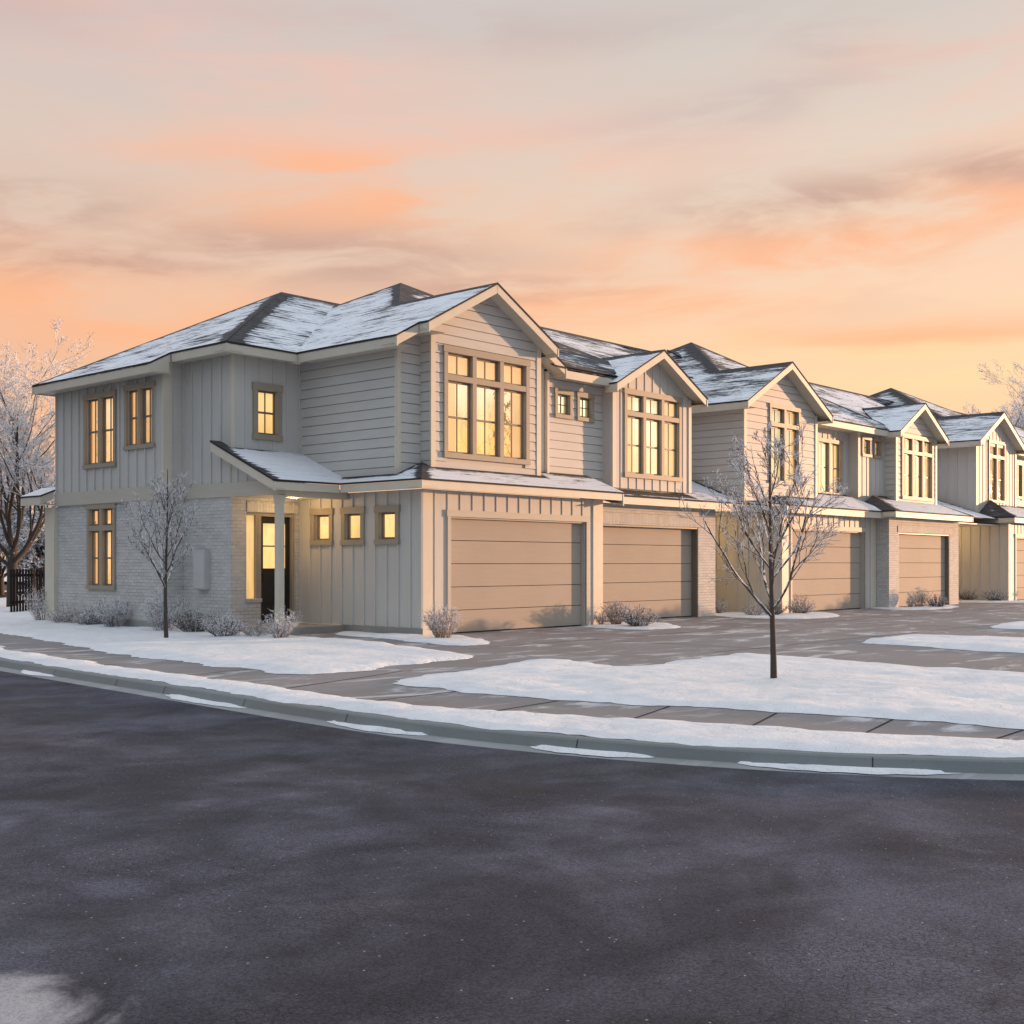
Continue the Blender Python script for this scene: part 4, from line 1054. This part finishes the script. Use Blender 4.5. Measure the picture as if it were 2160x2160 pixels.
# ================================================================== TREES AND SHRUBS
def grow(tb, cb, p, d, L, r, depth, rr, k, up=.25, wob=.16, split=(3, 5), ang=(28, 50), shrink=.62, tips=None, minr=.003, start=.25, trunk_levels=1, level=0):
    n = max(3, int(L / .16)) if level else max(5, int(L / .2))
    n = min(n, 9)
    pts = [p.copy()]; rad = [r]; dd = d.normalized()
    r1 = max(minr, r * (.42 if depth else .35))
    for i in range(n):
        dd = dd + Vector((rr.uniform(-wob, wob), rr.uniform(-wob, wob), rr.uniform(-wob, wob) * .6 + up * .22))
        dd.normalize(); pts.append(pts[-1] + dd * (L / n)); rad.append(r + (r1 - r) * (i + 1) / n)
    (tb if level < trunk_levels else cb).tube(pts, rad, 7 if level == 0 else (5 if level == 1 else (4 if level == 2 else 3)))
    if tips is not None and depth <= 1:
        for q in pts[1:]: tips.append(q)
    if depth == 0: return
    m = rr.randint(*split)
    for j in range(m):
        t = start + (1 - start) * (j + rr.random()) / m
        f = t * n; i = min(int(f), n - 1); q = pts[i].lerp(pts[i + 1], f - i)
        ax = (pts[i + 1] - pts[i]).normalized()
        a = Vector((rr.uniform(-1, 1), rr.uniform(-1, 1), rr.uniform(-1, 1))); a = a - ax * a.dot(ax); a.normalize()
        th = R(rr.uniform(*ang)); nd = ax * math.cos(th) + a * math.sin(th)
        nl = L * shrink * rr.uniform(.75, 1.15) * (1 - .35 * t if level else 1)
        grow(tb, cb, q, nd, nl, max(minr, rad[i] * .62), depth - 1, rr, k, up, wob * 1.1, split, ang, shrink, tips, minr, .2, trunk_levels, level + 1)
def clumps(tips, rr, n, s0, s1):
    mb = MB()
    for _ in range(n):
        q = rr.choice(tips) + Vector((rr.gauss(0, s1), rr.gauss(0, s1), rr.gauss(0, s1)))
        s = rr.uniform(s0, s1)
        a = Vector((rr.uniform(-1, 1), rr.uniform(-1, 1), rr.uniform(-.6, .6))).normalized() * s
        b = a.cross(Vector((rr.uniform(-1, 1), rr.uniform(-1, 1), rr.uniform(-1, 1)))).normalized() * s * rr.uniform(.4, .8)
        c = a.cross(b).normalized() * s * .4
        mb.add([q - a, q + b, q + a, q - b, q + c], [(0, 1, 4), (1, 2, 4), (2, 3, 4), (3, 0, 4), (3, 2, 1, 0)])
    return mb
def young_tree(loc, H, hb, r, seed, label, spread, nl, fr):
    rr = random.Random(seed)
    t = empty('young_tree', loc, label, 'tree', 'young bare trees on the front lawns')
    o = Vector(loc); tb = MB(); cb = MB(); tips = []
    # leader
    n = 12; pts = []; rad = []
    for i in range(n + 1):
        f = i / n; pts.append(o + Vector((.03 * math.sin(f * 5 + seed), .03 * math.cos(f * 4 + seed) - .03, f * H * .93 - .03))); rad.append(r * (1 - .93 * f ** .8) + .003)
    tb.tube(pts, rad, 10)
    a0 = rr.uniform(0, 6)
    for j in range(nl):
        f = hb / H + (.80 - hb / H) * (j / (nl - 1)) ** 1.15
        i = min(int(f * n), n - 1); q = pts[i].lerp(pts[i + 1], f * n - i)
        az = a0 + j * 2.4 + rr.uniform(-.35, .35); el = R(rr.uniform(40, 54) + 16 * (j / nl))
        d = Vector((math.cos(az) * math.cos(el), math.sin(az) * math.cos(el), math.sin(el)))
        L = spread * (1.35 - .85 * (j / (nl - 1))) * rr.uniform(.85, 1.15)
        grow(tb, cb, q, d, L, rad[i] * .58, 3, rr, 4, .36, .15, (4, 6), (20, 48), .56, tips, .0034, .16, 1, 1)
    tb.build('trunk', M['bark'], t, smooth=True); cb.build('crown', M['twig'], t, smooth=True)
    clumps(tips, rr, fr, .006, .014).build('frost', M['frost'], t)
    return t
young_tree((-4.65, 2.66, .04), 3.75, 1.05, .044, 4, 'small frosted tree in front of the white brick end wall', 1.12, 17, 3200)
young_tree((-4.14, -10.9, .04), 3.72, .92, .045, 9, 'bare snow dusted tree on the snow beside the driveway', 1.15, 14, 3400)

def big_tree(loc, H, r, seed, label, group, nl=9, spread=.42, dens=9000, lean=0., depth=4, fs=(.02, .055), mat='hoar', fork=.2):
    rr = random.Random(seed)
    t = empty('frosted_tree', loc, label, 'tree', group)
    o = Vector(loc); tb = MB(); cb = MB(); tips = []
    base = [o + Vector((0, 0, -.1)), o + Vector((lean * .3, 0, H * fork * .5)), o + Vector((lean, 0, H * fork))]
    tb.tube(base, [r * 1.15, r, r * .9], 10)
    a0 = rr.uniform(0, 6)
    for j in range(nl):
        az = a0 + j * 2.4 + rr.uniform(-.4, .4); el = R(rr.uniform(52, 80) if j < nl * .6 else rr.uniform(28, 48))
        d = Vector((math.cos(az) * math.cos(el), math.sin(az) * math.cos(el), math.sin(el)))
        q = base[1].lerp(base[2], .25 + .75 * (1 - j / nl) if fork > .1 else rr.random())
        grow(tb, cb, q, d, H * spread * rr.uniform(.85, 1.2) * (1 if j < nl * .6 else .75), r * rr.uniform(.28, .5), depth, rr, 4, .24, .15, (4, 6), (20, 48), .60, tips, .008, .25, 2, 0)
    tb.build('trunk', M['bark'], t, smooth=True); cb.build('crown', M[mat], t, smooth=True)
    if dens: clumps(tips, rr, dens, *fs).build('frost', M['hoar'], t)
    return t
BG = 'frosted trees beyond the houses'
big_tree((2.6, 24.2, 0), 9.7, .19, 31, 'tall frosted tree with dark forked trunk behind the dark picket fence', BG, 10, .48, 11000, fs=(.02, .045), fork=.22)
big_tree((11.2, 38.0, 0), 6.6, .2, 32, 'dense frosted tree close behind the far left corner of the row', BG, 12, .46, 16000, fs=(.04, .11), fork=.12)
big_tree((11.5, 43.9, 0), 8.8, .2, 33, 'pinkish frosted tree in the background, left of the tall forked one', BG, 12, .46, 16000, fs=(.04, .12), fork=.12)
big_tree((12.0, 40.6, 0), 5.4, .12, 35, 'low frosted thicket between the trunks of the background trees', BG, 18, .5, 16000, fs=(.04, .11), fork=.05)
big_tree((13.4, 38.4, 0), 5.0, .12, 36, 'low frosted thicket against the rear post of the corner townhouse', BG, 18, .5, 14000, fs=(.04, .11), fork=.05)
big_tree((63.3, 9.5, 0), 12.2, .22, 34, 'frosted tree rising behind the gable of the fifth townhouse', BG, 9, .46, 9000, fs=(.03, .07), fork=.3)
big_tree((66.5, 7.4, 0), 13.6, .24, 37, 'taller frosted tree cut by the right edge, behind the roofs', BG, 9, .46, 9000, fs=(.03, .07), fork=.3)
# snowy evergreen
def evergreen(loc, H, W, seed, label):
    rr = random.Random(seed); t = empty('evergreen_tree', loc, label, 'tree'); o = Vector(loc)
    tb = MB(); tb.tube([o, o + Vector((0, 0, H * .95))], [.14, .02], 8); tb.build('trunk', M['bark'], t)
    mb = MB()
    for i in range(3600):
        f = rr.random() ** .8; z = .25 + f * (H - .3); az = rr.uniform(0, 6.283)
        rad = W * (1 - f) ** .8 * rr.uniform(.35, 1.) * (.8 + .25 * math.sin(az * 5 + z * 3))
        q = o + Vector((math.cos(az) * rad, math.sin(az) * rad, z - rad * .28))
        out = Vector((math.cos(az), math.sin(az), -.35 + rr.uniform(-.3, .3))).normalized(); s = rr.uniform(.08, .2)
        sd = out.cross(Vector((0, 0, 1))).normalized() * s * .45; up = Vector((0, 0, s * .25))
        mb.add([q - out * s * .4, q + sd, q + out * s, q - sd, q + up], [(0, 1, 4), (1, 2, 4), (2, 3, 4), (3, 0, 4)])
    mb.build('crown', M['needle'], t)
evergreen((.2, 27.0, 0), 3.6, 1.9, 5, 'dark snow laden evergreen at the left edge behind the fence')
evergreen((-2.6, 27.2, 0), 4.2, 2.0, 6, 'larger dark evergreen on the left edge, partly outside the photo')

def shrub(loc, W, H, seed, label, mat='shrub', stems=60, style='up', frost=500):
    rr = random.Random(seed); o = Vector(loc)
    W *= 1.08; H *= 1.06
    t = empty('frosted_shrub', loc, label, 'shrub', 'frosted shrubs along the houses')
    mb = MB(); tips = []
    for i in range(stems):
        az = rr.uniform(0, 6.283); sp = math.sqrt(rr.random())
        b = o + Vector((math.cos(az) * sp * W * .16, math.sin(az) * sp * W * .16, -.02))
        lean = sp * (1.0 if style == 'round' else .62)
        e = Vector((math.cos(az) * lean, math.sin(az) * lean, 1.0 if style != 'round' else 1.0 - .45 * sp)).normalized()
        # ellipsoid extent in that direction
        L = 1 / math.sqrt((e.x ** 2 + e.y ** 2) / (W * .5) ** 2 + e.z ** 2 / H ** 2) * rr.uniform(.72, 1.05)
        pts = [b]; d = e.copy(); n = 5
        for k in range(n):
            d = (d + Vector((rr.uniform(-.2, .2), rr.uniform(-.2, .2), rr.uniform(-.12, .15)))).normalized(); pts.append(pts[-1] + d * L / n)
        r0 = rr.uniform(.004, .008)
        mb.tube(pts, [r0 * (1 - .13 * k) for k in range(n + 1)], 3)
        for k in range(2, n + 1):
            for _ in range(3 if style != 'grass' else 1):
                a = Vector((rr.uniform(-1, 1), rr.uniform(-1, 1), rr.uniform(-.2, 1))).normalized()
                q = pts[k]; l = L * rr.uniform(.10, .24)
                m1 = q + (d * .4 + a * .6).normalized() * l * .5; m2 = m1 + (a * .7 + Vector((0, 0, .35))).normalized() * l * .5
                mb.tube([q, m1, m2], [r0 * .6, r0 * .5, r0 * .32], 3); tips += [m1, m2]
    mb.build('stems', M[mat], t)
    if frost: clumps(tips, rr, int(frost * 1.8), .006, .017).build('frost', M['frost'], t)
    return t
SH = [
 ((-2.5, 12.0), .9, .85, 'tall pale frosted shrub beside the picket fence at the far corner', 'shrub', 70, 'up', 900),
 ((-2.8, 10.25), .66, .52, 'low rounded pinkish shrub below the lower brick window', 'shrubtan', 70, 'round', 500),
 ((-2.88, 8.95), .64, .48, 'rounded snow tipped shrub with a dark gap at its base, by the end wall', 'shrubdark', 70, 'round', 900),
 ((-2.92, 7.7), .86, .69, 'upright blue grey shrub against the brick pier', 'shrub', 90, 'up', 900),
 ((-3.0, 5.4), 1.0, .85, 'sparse tall shrub behind the trunk of the small tree', 'shrub', 55, 'up', 700),
 ((-2.95, 4.15), .92, .52, 'dark dense twiggy shrub below the grey meter box', 'shrubdark', 130, 'round', 250),
 ((-3.3, 2.6), .84, .46, 'snow clotted dark shrub at the brick corner of the porch', 'shrubdark', 80, 'round', 1500),
 ((-2.9, 2.0), .55, .42, 'small reddish brown shrub left of the porch post', 'shrubtan', 60, 'round', 150),
 ((-2.9, 1.15), .66, .62, 'wispy grass like shrub in front of the porch post', 'shrub', 70, 'grass', 500),
 ((-.55, -1.2), .84, .58, 'frosted shrub at the near corner of the first garage', 'shrubtan', 100, 'up', 900),
 ((6.35, -.5), .62, .62, 'tallest tan shrub between the first and second garage doors', 'shrubtan', 90, 'up', 500),
 ((5.95, -1.45), .76, .50, 'rounded frosted shrub with a dark base by the second garage door', 'shrubdark', 110, 'round', 900),
 ((6.1, .0 - .2), .34, .34, 'tiny frosted shrub tucked against the trim between the first two garages', 'shrubtan', 40, 'up', 150),
 ((14.1, 1.3), .46, .46, 'thin upright shrub at the brick pier right of the second garage', 'shrub', 40, 'up', 300),
 ((13.4, -.3), .62, .36, 'low tan shrub in the snow left of the kerbside tree trunk', 'shrubtan', 60, 'round', 250),
 ((14.1, -.55), .6, .48, 'dark brown shrub right behind the kerbside tree trunk', 'shrubdark', 110, 'round', 80),
 ((15.5, -.7), .66, .62, 'rounded pale shrub at the left jamb of the third garage door', 'shrubtan', 130, 'round', 500),
 ((23.0, -.95), .36, .40, 'tiny dry shrub at the foot of the left brick pier of the fourth garage', 'shrubtan', 40, 'up', 150),
 ((23.6, -1.0), .66, .64, 'tall wispy shrub before the brick side of the fourth garage', 'shrubtan', 70, 'up', 400),
 ((23.75, -1.55), .66, .46, 'rounded dark shrub in front of the fourth garage door', 'shrubdark', 100, 'round', 300),
 ((33.0, .9), .95, .42, 'left of two snowy shrubs below the yellow lit porch wall', 'shrubdark', 90, 'round', 900),
 ((32.5, -.4), 1.0, .42, 'right of two snowy shrubs below the yellow lit porch wall', 'shrubdark', 90, 'round', 900),
 ((35.3, -1.1), .62, .5, 'small dry shrub at the fifth garage by the right edge', 'shrubtan', 60, 'up', 200),
]
for i, (xy, W, H, lb, mt, st, sty, fr) in enumerate(SH):
    shrub((xy[0], xy[1], .03), W, H, 100 + i, lb, mt, st, sty, fr)

# ================================================================== SKY, SUN, CAMERA
SUN_A, SUN_E = R(21), R(3.4)       # azimuth to the right of the facade, elevation
sun = bpy.data.lights.new('sun', 'SUN'); sun.energy = 4.6; sun.angle = R(1.2); sun.color = (1., .56, .30)
so = bpy.data.objects.new('sun', sun); COL.objects.link(so)
sd = Vector((math.cos(SUN_A) * math.cos(SUN_E), -math.sin(SUN_A) * math.cos(SUN_E), math.sin(SUN_E)))
so.rotation_euler = sd.to_track_quat('Z', 'Y').to_euler(); so.location = sd * 60

w = bpy.data.worlds.new('World'); S.world = w; w.use_nodes = True
nt = w.node_tree; lk = nt.links; bgn = nt.nodes['Background']
tc = N(nt, 'ShaderNodeTexCoord'); D = tc.outputs['Generated']
sep = N(nt, 'ShaderNodeSeparateXYZ'); lk.new(D, sep.inputs[0])
zz = math_(nt, 'MAXIMUM', sep.outputs[2], 0.)
def dot(v):
    n = N(nt, 'ShaderNodeVectorMath', operation='DOT_PRODUCT'); lk.new(D, n.inputs[0]); n.inputs[1].default_value = v
    return n.outputs['Value']
az = dot((math.cos(SUN_A), -math.sin(SUN_A), 0))
def ramp(f, stops):
    n = N(nt, 'ShaderNodeValToRGB'); cr = n.color_ramp
    while len(cr.elements) < len(stops): cr.elements.new(.5)
    for e, (p, c) in zip(cr.elements, stops): e.position = p; e.color = (*c, 1)
    lk.new(f, n.inputs[0]); return n.outputs[0]
warm = ramp(zz, [(0, (1., .56, .28)), (.08, (1.02, .61, .33)), (.16, (1.0, .64, .39)), (.22, (.92, .645, .455)), (.30, (.78, .64, .52)), (.42, (.61, .565, .52)), (1., (.86, .95, 1.04))])
cool = ramp(zz, [(0, (.88, .47, .26)), (.12, (.90, .49, .28)), (.18, (.84, .52, .35)), (.26, (.74, .57, .46)), (.40, (.60, .53, .51)), (1., (.86, .95, 1.04))])
base = mixc(nt, mrange(nt, az, .1, .8), cool, warm)
back = ramp(zz, [(0, (.31, .345, .385)), (.25, (.37, .42, .475)), (.6, (.60, .69, .81)), (1., (.85, .95, 1.09))])
front = dot((.7455, .6665, 0))
base = mixc(nt, mrange(nt, front, .45, -.05), base, back)
# clouds: azimuth to the right of the street axis (s) and slope above the horizon (e)
hx = dot((.6665, -.7455, 0))
s_ = math_(nt, 'ARCTAN2', hx, front)
e_ = math_(nt, 'DIVIDE', sep.outputs[2], math_(nt, 'MAXIMUM', math_(nt, 'SQRT', math_(nt, 'SUBTRACT', 1., math_(nt, 'MULTIPLY', sep.outputs[2], sep.outputs[2]))), .02))
com = N(nt, 'ShaderNodeCombineXYZ'); lk.new(s_, com.inputs[0]); lk.new(math_(nt, 'SUBTRACT', e_, math_(nt, 'MULTIPLY', s_, .05)), com.inputs[1])
se = com.outputs[0]
nA = noise_(nt, vmul(nt, se, (4.6, 18, 1)), 1., 6, .58, .6)
nB = noise_(nt, vmul(nt, se, (12, 44, 1)), 1., 5, .6, .8)
nC = noise_(nt, vmul(nt, se, (3.2, 11, 1)), 1., 5, .55, .5)
nAB = math_(nt, 'ADD', math_(nt, 'MULTIPLY', nA, .75), math_(nt, 'MULTIPLY', nB, .25))
wsx = math_(nt, 'ADD', s_, math_(nt, 'MULTIPLY', math_(nt, 'SUBTRACT', nC, .5), .25))
wsy = math_(nt, 'ADD', e_, math_(nt, 'MULTIPLY', math_(nt, 'SUBTRACT', nA, .5), .05))
def blob(s0, e0, ss, es, tilt=0.):
    a = math_(nt, 'SUBTRACT', wsx, s0); b = math_(nt, 'SUBTRACT', wsy, e0)
    if tilt: b = math_(nt, 'SUBTRACT', b, math_(nt, 'MULTIPLY', a, tilt))
    a = math_(nt, 'DIVIDE', a, ss); b = math_(nt, 'DIVIDE', b, es)
    d = math_(nt, 'ADD', math_(nt, 'MULTIPLY', a, a), math_(nt, 'MULTIPLY', b, b))
    return math_(nt, 'EXPONENT', math_(nt, 'MULTIPLY', d, -1.))
def layer(base, blobs, col, amt, lo=.38, hi=.56):
    t = None
    for b in blobs:
        v = blob(*b); t = v if t is None else math_(nt, 'MAXIMUM', t, v)
    t = math_(nt, 'MULTIPLY', t, mrange(nt, nAB, lo, hi, .2, 1.))
    return mixc(nt, math_(nt, 'MULTIPLY', t, amt), base, col)
# general thin veil over the rest of the sky
low = mrange(nt, zz, .55, .2)
base = mixc(nt, math_(nt, 'MULTIPLY', math_(nt, 'MULTIPLY', mrange(nt, nC, .5, .68), low), .30), base, (.97, .50, .30))
base = mixc(nt, math_(nt, 'MULTIPLY', math_(nt, 'MULTIPLY', mrange(nt, nA, .5, .68), low), .16), base, (.56, .42, .36))
base = layer(base, [(-.22, .40, .20, .05), (-.05, .345, .26, .035), (.36, .38, .14, .05), (-.38, .44, .1, .03)], (.93, .52, .40), .55)
base = layer(base, [(.20, .375, .15, .022, .12), (.27, .42, .07, .025), (-.02, .44, .25, .02), (-.40, .43, .1, .03)], (.55, .44, .42), .55)
base = layer(base, [(-.36, .215, .20, .036, -.06), (-.22, .19, .24, .026), (-.10, .290, .15, .036, .05), (-.15, .327, .10, .016, .0), (.24, .256, .20, .026, .08), (.38, .280, .13, .028, .1), (.06, .214, .17, .026, .02), (.3, .18, .2, .014)], (1., .45, .225), .80)
base = layer(base, [(-.40, .272, .12, .026), (-.14, .252, .16, .026, -.04), (-.30, .238, .17, .016, .03), (.23, .290, .13, .022, .05), (.40, .305, .1, .014), (-.02, .228, .1, .010)], (.55, .34, .27), .88)
base = layer(base, [(.22, .165, .22, .010), (.32, .145, .16, .012), (.1, .18, .1, .008)], (1.0, .70, .36), .6)
sky = N(nt, 'ShaderNodeTexSky', sky_type='NISHITA'); sky.sun_disc = False; sky.sun_elevation = SUN_E; sky.sun_rotation = math.atan2(sd.x, sd.y)
sc = mixc(nt, 1., sky.outputs[0], (.02, .02, .02), 'MULTIPLY')
tot = mixc(nt, 1., base, sc, 'ADD')
lk.new(tot, bgn.inputs['Color']); bgn.inputs['Strength'].default_value = .82

cam = bpy.data.cameras.new('camera'); co = bpy.data.objects.new('camera', cam); COL.objects.link(co)
co.location = (-18.4354, -19.1092, 1.5816); co.rotation_euler = (R(90), 0, R(-48.2))
cam.sensor_width = 36; cam.lens = 36 * 2570 / 2160; cam.shift_y = .05; cam.clip_start = .1; cam.clip_end = 3000
S.camera = co
S.view_settings.view_transform = 'Standard'; S.view_settings.look = 'None'; S.view_settings.exposure = .32; S.view_settings.gamma = 1
